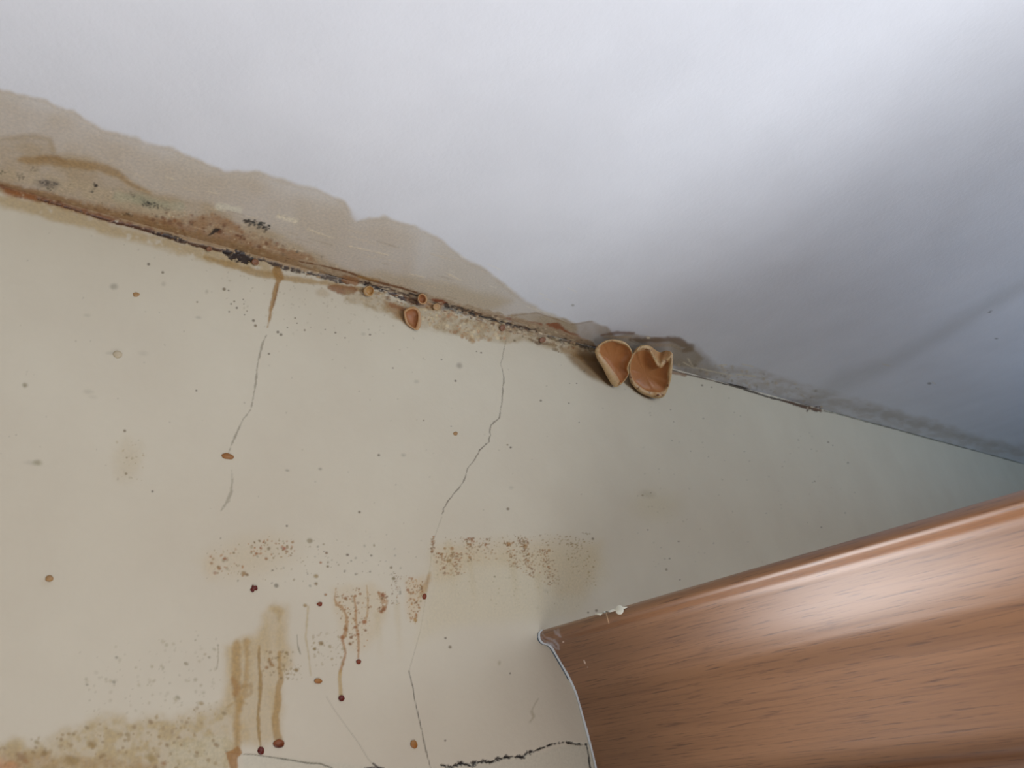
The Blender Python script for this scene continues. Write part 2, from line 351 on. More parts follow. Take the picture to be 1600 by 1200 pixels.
    p.stroke([(1284, 641), (1310, 647), (1350, 658), (1400, 671), (1450, 685), (1530, 706), (1600, 725)], [2, 1.8, 1.8, 1.6, 1.6, 1.4, 1.4], (88, 84, 74), .8, 1.8, 1, 6, .2, 10)
    p.stroke([(1030, 570), (1110, 590)], [2, 2], (150, 140, 126), .4, 3)

def paint_wall(p):
    # faint grey smudges
    for x, y, rx, ry, c, al in [(178, 448, 7, 5, GRY, .5), (255, 444, 4, 4, GRY, .25), (136, 493, 6, 3, GRY, .2), (224, 552, 9, 4, GRY, .15), (171, 552, 6, 3, GRY, .2),
                                (310, 496, 5, 2.4, GRY, .3), (138, 612, 8, 4, GRY, .2), (59, 723, 8, 5, (124, 118, 96), .6), (50, 723, 12, 4, GRY, .2), (145, 620, 7, 3, GRY, .12),
                                (39, 602, 4.5, 4, (112, 104, 84), .75), (180, 550, 10, 6, GRY, .15), (72, 910, 10, 8, OCH, .12), (323, 456, 3, 4, GRY, .25),
                                (718, 571, 5, 5, (96, 88, 86), .5), (651, 596, 4, 3, GRY, .25), (630, 711, 4, 3, GRY, .4), (799, 762, 4, 3, GRY, .25), (449, 735, 3.5, 2, GRY, .5),
                                (500, 733, 3, 2.5, GRY, .5), (568, 522, 4, 3, GRY, .25), (1012, 772, 12, 7, (120, 112, 90), .3), (780, 1036, 3, 4, (120, 108, 80), .4), (852, 923, 4, 3, GRY, .2)]:
        p.blob(x, y, rx, ry, c, al, .1, .8, .2, 5)
    # small dark dots
    dots = [(232, 413, 2.6), (254, 426, 2.4), (350, 452, 3), (357, 454, 1.5), (361, 475, 1.6), (366, 471, 1.6), (370, 481, 2), (358, 487, 1.5), (308, 472, 1.6), (380, 468, 1.2), (381, 475, 1.2),
            (386, 486, 1.2), (382, 492, 1.3), (396, 501, 2.6), (399, 509, 2.6), (434, 519, 2.4), (439, 523, 2.6), (461, 497, 1.6), (464, 505, 1.2), (449, 512, 1.2), (476, 516, 1.8), (508, 515, 1.2),
            (524, 520, 1.8), (539, 528, 1.3), (578, 523, 1.8), (420, 553, 1.9), (195, 673, 2.6), (307, 610, 1.8), (592, 711, 2.3), (562, 800, 2.4), (238, 768, 2), (198, 715, 1.6), (197, 740, 2.4),
            (448, 822, 2), (614, 575, 1.4), (662, 657, 1.4), (712, 595, 2), (690, 562, 1.4), (577, 418, 1), (752, 551, 1.6), (745, 549, 1.2), (793, 695, 1.6), (798, 699, 2), (845, 626, 2),
            (794, 795, 2.6), (705, 666, 1), (889, 630, 1.4), (890, 599, 1), (901, 599, 1.2), (913, 580, 1.2), (804, 532, 2.2), (1097, 602, 2.4), (1112, 605, 1.8), (1294, 691, 2.2), (1301, 696, 1.4),
            (1325, 723, 2), (1273, 752, 2), (1139, 622, 1.2), (1079, 705, 1.4), (1004, 774, 2.2), (1017, 770, 1.4), (1283, 824, 2), (1060, 846, 1.8), (1012, 828, 1.6), (1046, 873, 2), (1041, 890, 2.8),
            (1062, 906, 1.6), (926, 842, 2.4), (927, 886, 2), (773, 901, 1.8), (919, 957, 1.8), (932, 954, 2.4), (696, 1157, 1.8), (696, 997, 2.2), (703, 1011, 2.8), (797, 1052, 1.6), (1048, 640, 1.4), (1053, 659, 1.2), (905, 660, 1.2)]
    for k, (x, y, r) in enumerate(dots): q = .75 if x > 950 else .92; p.blob(x, y, r*1.1*q, r*q, [(70, 60, 52), (82, 74, 62), (92, 78, 56)][k % 3], .85*q, .3, .55)
    for k in range(130):
        R = random.Random(900+k); x = R.uniform(0, 1250); y = cl(x)+R.uniform(20, 420)
        p.blob(x, y, R.uniform(.8, 2), R.uniform(.7, 1.5), (110, 102, 90), R.uniform(.15, .4), R.uniform(0, 3), .6)
    for k in range(160):
        R = random.Random(2900+k); x = R.gauss(480, 90); y = cl(x)+abs(R.gauss(20, 45))
        p.blob(x, y, R.uniform(.8, 2.6), R.uniform(.7, 1.8), R.choice([(120, 110, 96), (134, 124, 108)]), R.uniform(.15, .4), R.uniform(0, 3), .6)
    # crack with a rust coloured run at its head, and the faint line below it
    p.stroke([(433, 424), (437, 434), (434, 442), (430, 455), (427, 468), (424, 480), (421, 497), (418, 510)], [16, 14, 6, 8, 7, 6, 4, 1.5], (132, 100, 54), .85, 4, 2, 6)
    p.stroke([(434, 445), (431, 462), (426, 480)], [2, 3, 2], (100, 66, 32), .55, 2.5, 1, 4)
    p.stroke([(416, 524), (410, 537), (406, 552), (402, 572), (400, 595), (398, 608), (392, 640), (380, 655), (372, 672), (367, 683), (361, 697), (357, 708)], [1, 3, 3.5, 1.6, 3.5, 2, 1.3, 1.6, 2.4, 4, 1.3, 1], (104, 98, 88), .62, 2.2, 1.2, 4, .22, 9)
    p.stroke([(362, 735), (363, 750), (361, 768), (356, 782), (345, 798)], [1, 3, 4, 5, 1], (116, 110, 100), .55, 3, 1.5, 5, .2, 6)
    # the long hairline crack
    cr = [(791, 531), (787, 546), (783, 568), (787, 590), (786, 612), (784, 632), (781, 652), (772, 660), (767, 665), (766, 680), (764, 690), (757, 696), (750, 703), (741, 718), (731, 732), (728, 746), (721, 758), (708, 773), (700, 783), (693, 795), (690, 808)]
    R = random.Random(5); cr2 = []
    for (a, b), (c, d) in zip(cr[:-1], cr[1:]):
        for t in (0, .33, .66): cr2.append((a+(c-a)*t+R.uniform(-.9, .9), b+(d-b)*t))
    p.stroke(cr2, [R.uniform(.8, 2.0) if k > 8 else .7 for k in range(len(cr2))], (84, 76, 66), .85, 1.5, .4, 3, .12, 5, h=-.0004)
    p.stroke([(690, 808), (684, 825), (678, 842), (674, 862), (673, 880), (668, 905), (667, 925), (664, 940), (657, 985), (650, 1010), (643, 1035), (639, 1050)], .9, (124, 116, 100), .5, 1.6, .4, 4)
    p.stroke([(639, 1048), (645, 1072), (648, 1092), (654, 1118), (659, 1140), (664, 1165), (669, 1185), (674, 1205)], [1.4, 1.4, 1.2, 1.6, 1.3, 1.6, 1.4, 1.4], (76, 72, 64), .9, 1.4, .5, 4, h=-.0003)
    # paint film standing slightly off, left of the hairline
    p.poly([(673, 865), (690, 860), (800, 862), (940, 850), (950, 900), (900, 960), (700, 980), (655, 1000)], (170, 160, 134), .28, 30, 5, 40)
    # stain left of / along hairline
    p.stroke([(672, 895), (668, 908), (662, 922), (657, 932)], [4, 8, 9, 5], (140, 108, 58), .6, 6, 2, 8)
    # faint patches
    p.blob(200, 718, 24, 36, (156, 140, 112), .28, .1, .8, .3, 14); p.specks(26, [(180, 690), (225, 690), (222, 760), (178, 755)], .8, 2.2, [(140, 124, 96), (120, 106, 84)], .25, .55, seed=17)
    p.blob(1025, 790, 40, 24, (160, 148, 112), .22, 0, .8)
    # speckled cluster, upper left of the drips
    p.blob(390, 870, 70, 34, (164, 146, 112), .26, -.2, .8, .2, 20)
    p.blob(330, 885, 14, 22, (168, 148, 118), .25, 0, .8)
    cs = [(140, 92, 48), (122, 74, 40), (104, 88, 60), (126, 100, 66)]
    p.specks(70, [(385, 845), (460, 842), (460, 872), (395, 872)], .8, 2.6, cs, .4, .9, seed=19)
    p.specks(40, [(322, 862), (370, 855), (385, 900), (330, 900)], .8, 3, cs, .3, .8, seed=20)
    p.specks(110, [(320, 840), (480, 835), (640, 860), (640, 900), (520, 920), (320, 905)], .7, 2, [GRY, (116, 104, 80)], .3, .7, seed=21)
    for x, y, r, c in [(444, 857, 3.4, (128, 66, 36)), (401, 865, 2.8, (130, 84, 40)), (416, 873, 3, (128, 90, 52)), (381, 896, 4.5, (122, 96, 58)), (386, 898, 3, (104, 78, 44)), (365, 864, 2.2, (110, 94, 70)),
                       (341, 886, 3, (124, 104, 76)), (330, 880, 3, (136, 108, 80)), (510, 864, 2.6, (96, 74, 52)), (501, 879, 2.3, (134, 94, 60)), (543, 867, 2.6, (90, 78, 66)), (580, 868, 2, (96, 90, 80)),
                       (494, 912, 3, (110, 92, 62)), (426, 891, 2, GRY), (432, 915, 4, GRY), (484, 845, 5, (124, 116, 100)), (611, 887, 2.4, (100, 88, 66)), (615, 904, 3, (108, 98, 76)), (512, 885, 2.4, (106, 92, 64)), (494, 900, 4, (130, 114, 84))]:
        p.blob(x, y, r, r*.85, c, .85, .2, .6, .15, 3)
    # ochre veils
    p.poly([(352, 1010), (375, 1000), (400, 990), (410, 965), (430, 945), (448, 950), (452, 985), (455, 1040), (440, 1060), (440, 1150), (405, 1168), (360, 1160), (350, 1100), (352, 1040)], (152, 130, 86), .62, 20, 6, 22, .30, 26, tx=1.6, ty=.5)
    p.poly([(-100, 1160), (0, 1158), (50, 1160), (110, 1145), (160, 1120), (220, 1125), (290, 1118), (340, 1110), (362, 1100), (362, 1180), (372, 1240), (300, 1330), (150, 1370), (-100, 1400)], (146, 126, 82), .70, 26, 12, 20, .5, 14)
    p.poly([(-60, 1180), (30, 1172), (80, 1178), (180, 1185), (260, 1192), (200, 1300), (-60, 1340)], (132, 100, 52), .45, 20, 8, 22, .5, 20)
    p.poly([(-50, 1185), (20, 1188), (60, 1240), (20, 1290), (-50, 1300)], (168, 106, 60), .5, 16, 5, 14)
    p.poly([(265, 1160), (360, 1150), (352, 1200), (260, 1220)], (168, 164, 150), .5, 14, 5, 20)
    p.specks(150, [(0, 1165), (160, 1130), (340, 1100), (340, 1200), (0, 1210)], 1, 3.8, [(118, 94, 52), (128, 106, 66), (108, 84, 48)], .25, .6, seed=23)
    p.specks(150, [(120, 1020), (340, 980), (350, 1110), (130, 1120)], .8, 3.2, [(122, 114, 92), (134, 124, 100)], .15, .45, seed=24)
    for x, y, r, c in [(33, 1182, 8, (112, 80, 44)), (40, 1190, 5, (128, 90, 44)), (112, 1188, 10, (118, 96, 50)), (70, 1176, 5, (116, 96, 58)), (143, 1163, 7, (118, 96, 54)), (135, 1137, 4, (118, 100, 60)), (236, 1184, 8, (124, 106, 60)),
                       (256, 1193, 4.2, (120, 84, 42)), (338, 1164, 4.6, (112, 84, 44)), (307, 1176, 3.2, (116, 92, 54)), (283, 1164, 2.6, (124, 100, 62)), (350, 1115, 4, (108, 94, 64)), (315, 1099, 4, (128, 110, 74)), (278, 1090, 4, (110, 104, 84)),
                       (200, 1148, 5, (120, 102, 62)), (115, 1147, 3, (112, 96, 60)), (58, 1160, 5, (120, 104, 68)), (291, 1037, 3.2, (108, 98, 76)), (327, 1027, 2.4, (112, 102, 82)), (182, 1027, 2.6, GRY), (178, 1066, 3, GRY), (136, 1070, 2.6, GRY), (341, 1008, 2, (92, 84, 66))]:
        p.blob(x, y, r*1.1, r*.8, c, .62, .4, .7, .3, 5)
    p.stroke([(341, 1010), (341, 1030), (339, 1045)], 1.6, (116, 106, 88), .5, 2, .6, 4)
    # drip streaks
    D = (142, 114, 62)
    p.stroke([(370, 1005), (370, 1040), (370, 1070), (372, 1100), (370, 1130), (370, 1170)], [12, 13, 14, 12, 10, 12], D, .68, 9, 3, 12)
    p.stroke([(385, 1000), (386, 1030), (384, 1060), (383, 1075), (377, 1095), (374, 1110)], [8, 7, 8, 10, 6, 5], D, .6, 7, 3, 9)
    p.stroke([(365, 1062), (370, 1075), (368, 1085)], [8, 12, 8], (130, 94, 44), .6, 6, 2, 6)
    p.stroke([(380, 1072), (392, 1070), (392, 1082), (383, 1090)], [5, 5, 5, 4], (134, 108, 62), .5, 5, 2, 6)
    p.stroke([(355, 1105), (365, 1098), (374, 1094), (385, 1100)], 3, (136, 112, 64), .4, 4)
    p.stroke([(405, 1010), (405, 1040), (407, 1065), (406, 1090), (403, 1115), (404, 1140), (407, 1165)], [4, 5, 6.5, 5, 5, 5, 4], (128, 102, 52), .8, 3, 1.5, 7)
    p.stroke([(437, 1020), (437, 1045), (440, 1060), (435, 1075), (434, 1100), (430, 1120), (431, 1140), (435, 1156)], [5, 6, 8, 9, 11, 11, 11, 13], (140, 112, 62), .72, 4, 1.5, 8)
    p.stroke([(425, 950), (437, 955), (436, 970)], [9, 12, 5], (148, 126, 84), .5, 8, 2, 8)
    p.stroke([(421, 1030), (424, 1038), (427, 1040)], [4, 6, 4], (124, 92, 46), .8, 3, 1, 4); p.blob(417, 1043, 3.4, 2.8, (122, 88, 44), .75); p.blob(423, 1019, 3, 2.5, (122, 98, 60), .6)
    p.specks(50, [(410, 1015), (460, 1015), (450, 1060), (412, 1060)], .8, 2.2, [(118, 96, 58), (106, 92, 64)], .3, .7, seed=26)
    # middle drips
    p.stroke([(525, 920), (523, 935), (526, 945), (534, 948), (540, 960), (542, 975), (540, 990), (535, 998), (537, 1008), (540, 1020), (536, 1035), (531, 1052)], [2, 2.5, 5, 5, 4.5, 4.5, 5.5, 5, 4, 4, 4, 4.5], (134, 92, 44), .72, 2.5, 1.5, 5, .14, 5)
    p.stroke([(532, 1048), (531, 1060), (532, 1075), (533, 1087)], [5, 5.5, 6, 7], (152, 128, 80), .72, 3, .8, 6)
    p.stroke([(553, 932), (556, 950), (556, 968), (558, 985), (560, 1000), (560, 1018), (560, 1030)], [3, 3, 4, 4, 4, 3, 2.5], (136, 92, 42), .72, 2.5, 1.2, 4, .2, 4)
    p.stroke([(573, 915), (575, 940), (574, 958), (571, 972)], [2, 3, 3, 4], (140, 104, 58), .62, 2.5, 1.2, 4, .25, 4)
    p.poly([(518, 918), (580, 912), (600, 925), (604, 960), (580, 1010), (560, 1020), (540, 1010), (520, 945)], (164, 142, 102), .28, 18, 4, 20, .3, 20)
    p.stroke([(595, 930), (600, 940), (599, 950), (597, 956)], [8, 11, 9, 6], (140, 102, 58), .62, 4, 2, 5, .3, 4)
    for x, y, r, c in [(540, 935, 3.2, (120, 80, 40)), (535, 996, 4, (128, 82, 38)), (540, 983, 4, (126, 86, 38)), (569, 972, 4, (128, 80, 38)), (571, 985, 2.5, (112, 76, 42)), (548, 996, 2.8, (112, 76, 44)), (547, 1006, 3, (112, 78, 42)),
                       (598, 930, 3.4, (122, 70, 36)), (599, 952, 3.6, (122, 72, 34)), (595, 956, 3, (124, 76, 36)), (637, 922, 2.8, (122, 62, 32)), (649, 969, 3.2, (138, 106, 48)), (563, 928, 2.4, (122, 82, 44)), (477, 946, 3.4, (138, 118, 84)),
                       (502, 1005, 4, (120, 98, 58)), (492, 1014, 2.8, (110, 94, 62)), (463, 1047, 3.6, (116, 96, 58)), (448, 1020, 3, (118, 102, 70)), (509, 929, 2.4, (128, 94, 60)), (555, 980, 3, (120, 76, 36)), (559, 991, 3, (120, 78, 36)), (695, 857, 2.6, (124, 88, 40)),
                       (706, 857, 3.4, (130, 84, 36)), (690, 866, 2.6, (132, 84, 38)), (700, 876, 3.2, (112, 88, 52)), (795, 850, 3.8, (134, 90, 38)), (821, 853, 4, (128, 92, 44)), (735, 851, 2.8, (124, 88, 50)), (734, 871, 2.8, (122, 88, 46)),
                       (798, 870, 2.4, (110, 80, 48)), (858, 860, 2.6, (128, 92, 46)), (703, 876, 3, (110, 82, 46)), (674, 857, 2.2, (100, 78, 54)), (675, 862, 2.6, (100, 74, 50)), (825, 876, 2.4, (116, 84, 46)), (819, 846, 2.4, (104, 86, 56)), (826, 866, 2.2, (110, 84, 46))]:
        p.blob(x, y, r, r*.9, c, .88, .2, .55, .12, 3)
    cs2 = [(128, 84, 44), (108, 76, 44), (134, 98, 58), (112, 92, 62)]
    p.specks(120, [(520, 925), (580, 915), (578, 1005), (560, 1020), (545, 1000), (522, 950)], .7, 2, cs2, .4, .9, seed=28)
    p.specks(36, [(588, 925), (605, 925), (604, 958), (590, 958)], .7, 2.2, cs2, .5, .95, seed=29)
    p.specks(55, [(610, 895), (628, 895), (628, 945), (612, 945)], .7, 1.7, cs2+[GRY], .3, .8, seed=30)
    p.poly([(635, 905), (662, 900), (662, 925), (650, 975), (637, 965)], (168, 140, 92), .30, 14, 3, 12)
    p.specks(120, [(633, 898), (660, 905), (660, 930), (652, 978), (637, 970)], .7, 2, cs2+[(150, 104, 46)], .4, .95, seed=31)
    p.stroke([(482, 948), (480, 970), (478, 995), (482, 1020), (486, 1055)], [3, 3.4, 3, 2.6, 1.8], (150, 134, 102), .55, 3, 1, 5)
    p.stroke([(464, 992), (465, 1005), (467, 1015), (470, 1022)], [1, 1, 2.5, 1], (98, 92, 78), .7, 1.6, .5)
    p.specks(70, [(485, 985), (545, 985), (535, 1040), (490, 1040)], .8, 2.6, [(122, 102, 62), (130, 116, 84)], .2, .6, seed=32)
    p.specks(30, [(440, 1040), (470, 1035), (475, 1065), (450, 1065)], .8, 2.2, [(122, 102, 62), (130, 116, 84)], .2, .6, seed=33)
    # speckled veil right of the crack
    p.poly([(676, 855), (720, 848), (790, 842), (870, 842), (940, 845), (938, 880), (912, 932), (870, 930), (850, 905), (820, 882), (790, 880), (735, 882), (712, 905), (680, 905)], (168, 148, 114), .32, 26, 6, 26, .25, 26)
    def band(x0, y0, x1, y1, w, n, sd, c=cs2, r1=2.2):
        R = random.Random(sd)
        for _ in range(n):
            t = R.random()**1.1; o = R.gauss(0, w/2.4)
            p.blob(x0+(x1-x0)*t+o, y0+(y1-y0)*t, R.uniform(.8, r1), R.uniform(.7, r1*.85), R.choice(c), R.uniform(.4, .95)*(1-.4*t), 0, .6)
    band(676, 838, 676, 868, 5, 30, 40); band(686, 862, 700, 900, 14, 60, 41); band(710, 862, 716, 900, 16, 90, 42); band(732, 840, 737, 878, 12, 70, 43)
    band(752, 842, 768, 874, 18, 40, 44); band(794, 846, 804, 890, 11, 66, 45); band(817, 840, 830, 902, 14, 130, 46); band(846, 858, 865, 915, 16, 120, 47, r1=1.8)
    band(885, 842, 900, 900, 14, 40, 48, [(128, 110, 76), (120, 100, 66)], 1.8); band(905, 845, 922, 915, 18, 40, 49, [(132, 114, 80), (124, 104, 70)], 1.7)
    p.specks(110, [(690, 838), (930, 832), (925, 850), (690, 856)], .7, 1.7, [(118, 102, 74), (112, 88, 56)], .3, .7, seed=50)
    p.specks(90, [(690, 900), (930, 900), (910, 950), (740, 955)], .7, 1.6, [(126, 116, 92)], .15, .45, seed=51)
    for x, y0, y1, w in [(700, 850, 940, 12), (735, 880, 960, 9), (800, 880, 960, 9), (840, 900, 950, 10), (620, 945, 1040, 9), (590, 960, 1040, 9)]:
        p.stroke([(x, y0), (x+(x-400)*.00035*(y1-y0), y1)], w, (160, 146, 116), .28, 8, 2, 12, fade=[1, 0])
    # plaster cracks at the bottom
    p.poly([(380, 1180), (440, 1183), (590, 1199), (700, 1198), (830, 1178), (905, 1160), (918, 1163), (930, 1215), (380, 1230)], (166, 168, 164), .32, 5, 1, 10)
    p.stroke([(352, 1174), (372, 1178), (395, 1179), (440, 1185), (480, 1192), (500, 1193), (520, 1200)], [1, 1.5, 1.2, 2, 2.4, 2.6, 1.4], (78, 76, 66), .9, 1.6, .6, 5, h=-.0005)
    p.stroke([(510, 1088), (520, 1105), (545, 1140), (560, 1160), (575, 1185), (585, 1197)], [.8, .9, 1, 1, 1, 1.3], (132, 126, 116), .6, 1.6)
    p.stroke([(570, 1200), (590, 1199), (600, 1200)], [2, 3, 2], BLK, .9, 1.5, 1, 3); p.stroke([(583, 1193), (594, 1202)], 2.6, BLK, .9, 1.5, .6)
    j = [(690, 1195), (705, 1199), (722, 1192), (735, 1196), (745, 1191), (760, 1189), (770, 1191), (778, 1185), (800, 1182), (818, 1183), (826, 1176), (838, 1172), (850, 1168), (858, 1164), (872, 1161), (885, 1159), (897, 1162), (916, 1163)]
    p.stroke(j, [2.4, 3, 4, 3.6, 4, 3, 4, 3, 2.4, 3, 3.4, 1.8, 2.2, 2, 1.4, 3, 2.4, 2], (28, 24, 24), .97, 1.4, 2.4, 3, .36, 4, h=-.0015)
    for k in range(26):
        R = random.Random(700+k); x = R.uniform(700, 850); y = np.interp(x, [q[0] for q in j], [q[1] for q in j]); 
        p.stroke([(x-3, y-R.uniform(1, 4)), (x+3, y+R.uniform(1, 4))], 2, (24, 20, 22), .9, 1.4)
    p.stroke([(917, 1162), (919, 1172), (921, 1180), (922, 1192), (924, 1202)], [2.5, 2, 2.5, 3, 2.5], (24, 26, 30), .95, 1.5, .8, 3, h=-.001)
    p.stroke([(832, 1108), (836, 1100), (841, 1092)], 2, (122, 114, 98), .5, 3); p.stroke([(831, 1112), (834, 1120), (828, 1128)], [5, 4, 2], (122, 112, 94), .5, 4, 1, 5)
    p.specks(60, [(1000, 600), (1400, 700), (1300, 830), (1000, 900)], .7, 1.6, [(104, 100, 88)], .2, .5, seed=60)
    # damp ochre foot under the first drip, crossing the crack
    p.poly([(352, 1176), (362, 1172), (372, 1166), (378, 1176), (372, 1184), (371, 1215), (362, 1215), (357, 1188)], (134, 96, 46), .85, 3, 1.5, 6)

# ------------------------------------------------------------------ materials
def new_mat(name):
    m = bpy.data.materials.new(name); m.use_nodes = True; nt = m.node_tree
    return m, nt, nt.nodes['Principled BSDF']
def N(nt, t, **k):
    n = nt.nodes.new(t)
    for a, b in k.items():
        if a in n.inputs: n.inputs[a].default_value = b
        else: setattr(n, a, b)
    return n
def mixc(nt, fac, a, b):
    n = nt.nodes.new('ShaderNodeMix'); n.data_type = 'RGBA'
    for s, v in ((0, fac), (6, a), (7, b)):
        if isinstance(v, (float, int)): n.inputs[s].default_value = v
        elif isinstance(v, tuple): n.inputs[s].default_value = v
        else: nt.links.new(v, n.inputs[s])
    return n.outputs[2]
def L4(c): return tuple(lin(c))+(1,)

GAIN = 1.12                                    # dirt colours were read off a dim photograph; this brings them to surface colours
def painted(name, base, base2, bump, bscale, rough):
    m, nt, b = new_mat(name)
    tc = N(nt, 'ShaderNodeTexCoord')
    n1 = N(nt, 'ShaderNodeTexNoise', Scale=9.0, Detail=5.0, Roughness=.6); nt.links.new(tc.outputs['Object'], n1.inputs['Vector'])
    r1 = N(nt, 'ShaderNodeMapRange'); r1.inputs[1].default_value = .35; r1.inputs[2].default_value = .68; nt.links.new(n1.outputs['Fac'], r1.inputs[0])
    c0 = mixc(nt, r1.outputs[0], L4(base), L4(base2))
    at = N(nt, 'ShaderNodeAttribute', attribute_name='stain')
    n2 = N(nt, 'ShaderNodeTexNoise', Scale=420.0, Detail=3.0); nt.links.new(tc.outputs['Object'], n2.inputs['Vector'])
    # grain of the dirt
    r2 = N(nt, 'ShaderNodeMapRange'); r2.inputs[1].default_value = .3; r2.inputs[2].default_value = .7; r2.inputs[3].default_value = .82; r2.inputs[4].default_value = 1.14
    nt.links.new(n2.outputs['Fac'], r2.inputs[0])
    warm = N(nt, 'ShaderNodeVectorMath', operation='MULTIPLY'); nt.links.new(at.outputs['Color'], warm.inputs[0]); warm.inputs[1].default_value = (1.05, .98, .79)   # dirt is warmer than the paint
    vm = N(nt, 'ShaderNodeVectorMath', operation='SCALE'); nt.links.new(warm.outputs[0], vm.inputs[0])
    mg = N(nt, 'ShaderNodeMath', operation='MULTIPLY'); nt.links.new(r2.outputs[0], mg.inputs[0]); mg.inputs[1].default_value = GAIN**2.2
    nt.links.new(mg.outputs[0], vm.inputs['Scale'])
    c1 = mixc(nt, at.outputs['Alpha'], c0, vm.outputs[0])
    nt.links.new(c1, b.inputs['Base Color'])
    b.inputs['Roughness'].default_value = rough
    n3 = N(nt, 'ShaderNodeTexNoise', Scale=bscale, Detail=4.0, Roughness=.55); nt.links.new(tc.outputs['Object'], n3.inputs['Vector'])
    bp = N(nt, 'ShaderNodeBump', Strength=bump, Distance=.001); nt.links.new(n3.outputs['Fac'], bp.inputs['Height'])
    nt.links.new(bp.outputs['Normal'], b.inputs['Normal'])
    return m
M_wall = painted('cream_wall_paint', (198, 187, 166), (203, 193, 172), .35, 160, .55)
M_ceil = painted('white_ceiling_paint', (223, 226, 232), (229, 232, 238), .22, 210, .6)

def wood_mat(name='oak_foil', marks=True):
    m, nt, b = new_mat(name)
    uv = N(nt, 'ShaderNodeUVMap', uv_map='grain')
    def stretched(sx, sy, sc, det=3., rough=.55, dist=0.):
        mp = N(nt, 'ShaderNodeMapping'); mp.inputs['Scale'].default_value = (sx, sy, 1); nt.links.new(uv.outputs[0], mp.inputs[0])
        n = N(nt, 'ShaderNodeTexNoise', Scale=sc, Detail=det, Roughness=rough, Distortion=dist); nt.links.new(mp.outputs[0], n.inputs['Vector']); return n.outputs['Fac']
    def rng_(src, a, b_, c=0., d=1.):
        r = N(nt, 'ShaderNodeMapRange'); nt.links.new(src, r.inputs[0])
        for k, v in zip((1, 2, 3, 4), (a, b_, c, d)): r.inputs[k].default_value = v
        return r.outputs[0]
    broad = rng_(stretched(4, 60, 1, 3, .5, .4), .3, .7)
    c = mixc(nt, broad, L4((144, 101, 67)), L4((128, 87, 55)))
    mid = rng_(stretched(9, 420, 1, 3, .6, .3), .50, .78, 0, .7)
    c = mixc(nt, mid, c, L4((100, 62, 40)))
    pore = rng_(stretched(30, 640, 1, 3, .6), .55, .70, 0, .8)
    c = mixc(nt, pore, c, L4((76, 44, 28)))
    if marks:
        at = N(nt, 'ShaderNodeAttribute', attribute_name='stain')
        c = mixc(nt, at.outputs['Alpha'], c, at.outputs['Color'])
    nt.links.new(c, b.inputs['Base Color'])
    b.inputs['Roughness'].default_value = .42; b.inputs['Coat Weight'].default_value = .8; b.inputs['Coat Roughness'].default_value = .36; b.inputs['Coat IOR'].default_value = 1.6
    bp = N(nt, 'ShaderNodeBump', Strength=.15, Distance=.0004); nt.links.new(pore, bp.inputs['Height']); bp.invert = True
    nt.links.new(bp.outputs['Normal'], b.inputs['Normal'])
    return m
M_wood = wood_mat(); M_board = wood_mat('oak_board', False)

def plain(name, c, rough=.5, ns=60., var=.12, bump=0., coat=0., sss=0.):
    m, nt, b = new_mat(name)
    tc = N(nt, 'ShaderNodeTexCoord'); n = N(nt, 'ShaderNodeTexNoise', Scale=ns, Detail=3.0); nt.links.new(tc.outputs['Object'], n.inputs['Vector'])
    d = tuple(v*(1-var) for v in lin(c))+(1,); e = tuple(min(1, v*(1+var)) for v in lin(c))+(1,)
    nt.links.new(mixc(nt, n.outputs['Fac'], d, e), b.inputs['Base Color'])
    b.inputs['Roughness'].default_value = rough; b.inputs['Coat Weight'].default_value = coat
    if sss: b.inputs['Subsurface Weight'].default_value = sss; b.inputs['Subsurface Radius'].default_value = (.004, .002, .001)
    if bump:
        bp = N(nt, 'ShaderNodeBump', Strength=bump, Distance=.0006); nt.links.new(n.outputs['Fac'], bp.inputs['Height']); nt.links.new(bp.outputs['Normal'], b.inputs['Normal'])
    return m

def fungus_mat(name, inner, rim, dark=(120, 66, 30)):
    m, nt, b = new_mat(name)
    at = N(nt, 'ShaderNodeAttribute', attribute_name='zone')        # 0 = outside and rim, 1 = inside of the cup
    tc = N(nt, 'ShaderNodeTexCoord'); n = N(nt, 'ShaderNodeTexNoise', Scale=260.0, Detail=4.0); nt.links.new(tc.outputs['Object'], n.inputs['Vector'])
    ci = mixc(nt, n.outputs['Fac'], L4(inner), L4(tuple(min(255, v*1.12) for v in inner)))
    cr = mixc(nt, n.outputs['Fac'], L4(tuple(v*.88 for v in rim)), L4(tuple(min(255, v*1.08) for v in rim)))
    sp = N(nt, 'ShaderNodeSeparateColor'); nt.links.new(at.outputs['Color'], sp.inputs[0])
    c = mixc(nt, sp.outputs[0], cr, ci)
    n2 = N(nt, 'ShaderNodeTexNoise', Scale=170.0, Detail=3.0); nt.links.new(tc.outputs['Object'], n2.inputs['Vector'])
    r = N(nt, 'ShaderNodeMapRange'); nt.links.new(n2.outputs['Fac'], r.inputs[0]); r.inputs[1].default_value = .56; r.inputs[2].default_value = .66
    mu = N(nt, 'ShaderNodeMath', operation='MULTIPLY'); nt.links.new(r.outputs[0], mu.inputs[0]); nt.links.new(sp.outputs[1], mu.inputs[1])
    c = mixc(nt, mu.outputs[0], c, L4(dark))                        # browned, dried rim
    nt.links.new(c, b.inputs['Base Color']); b.inputs['Roughness'].default_value = .5
    b.inputs['Subsurface Weight'].default_value = .25; b.inputs['Subsurface Radius'].default_value = (.004, .002, .001); b.inputs['Subsurface Scale'].default_value = 1.0
    bp = N(nt, 'ShaderNodeBump', Strength=.4, Distance=.0006); nt.links.new(n.outputs['Fac'], bp.inputs['Height']); nt.links.new(bp.outputs['Normal'], b.inputs['Normal'])
    return m
M_fung = fungus_mat('cup_fungus_flesh', (168, 112, 64), (204, 172, 126))
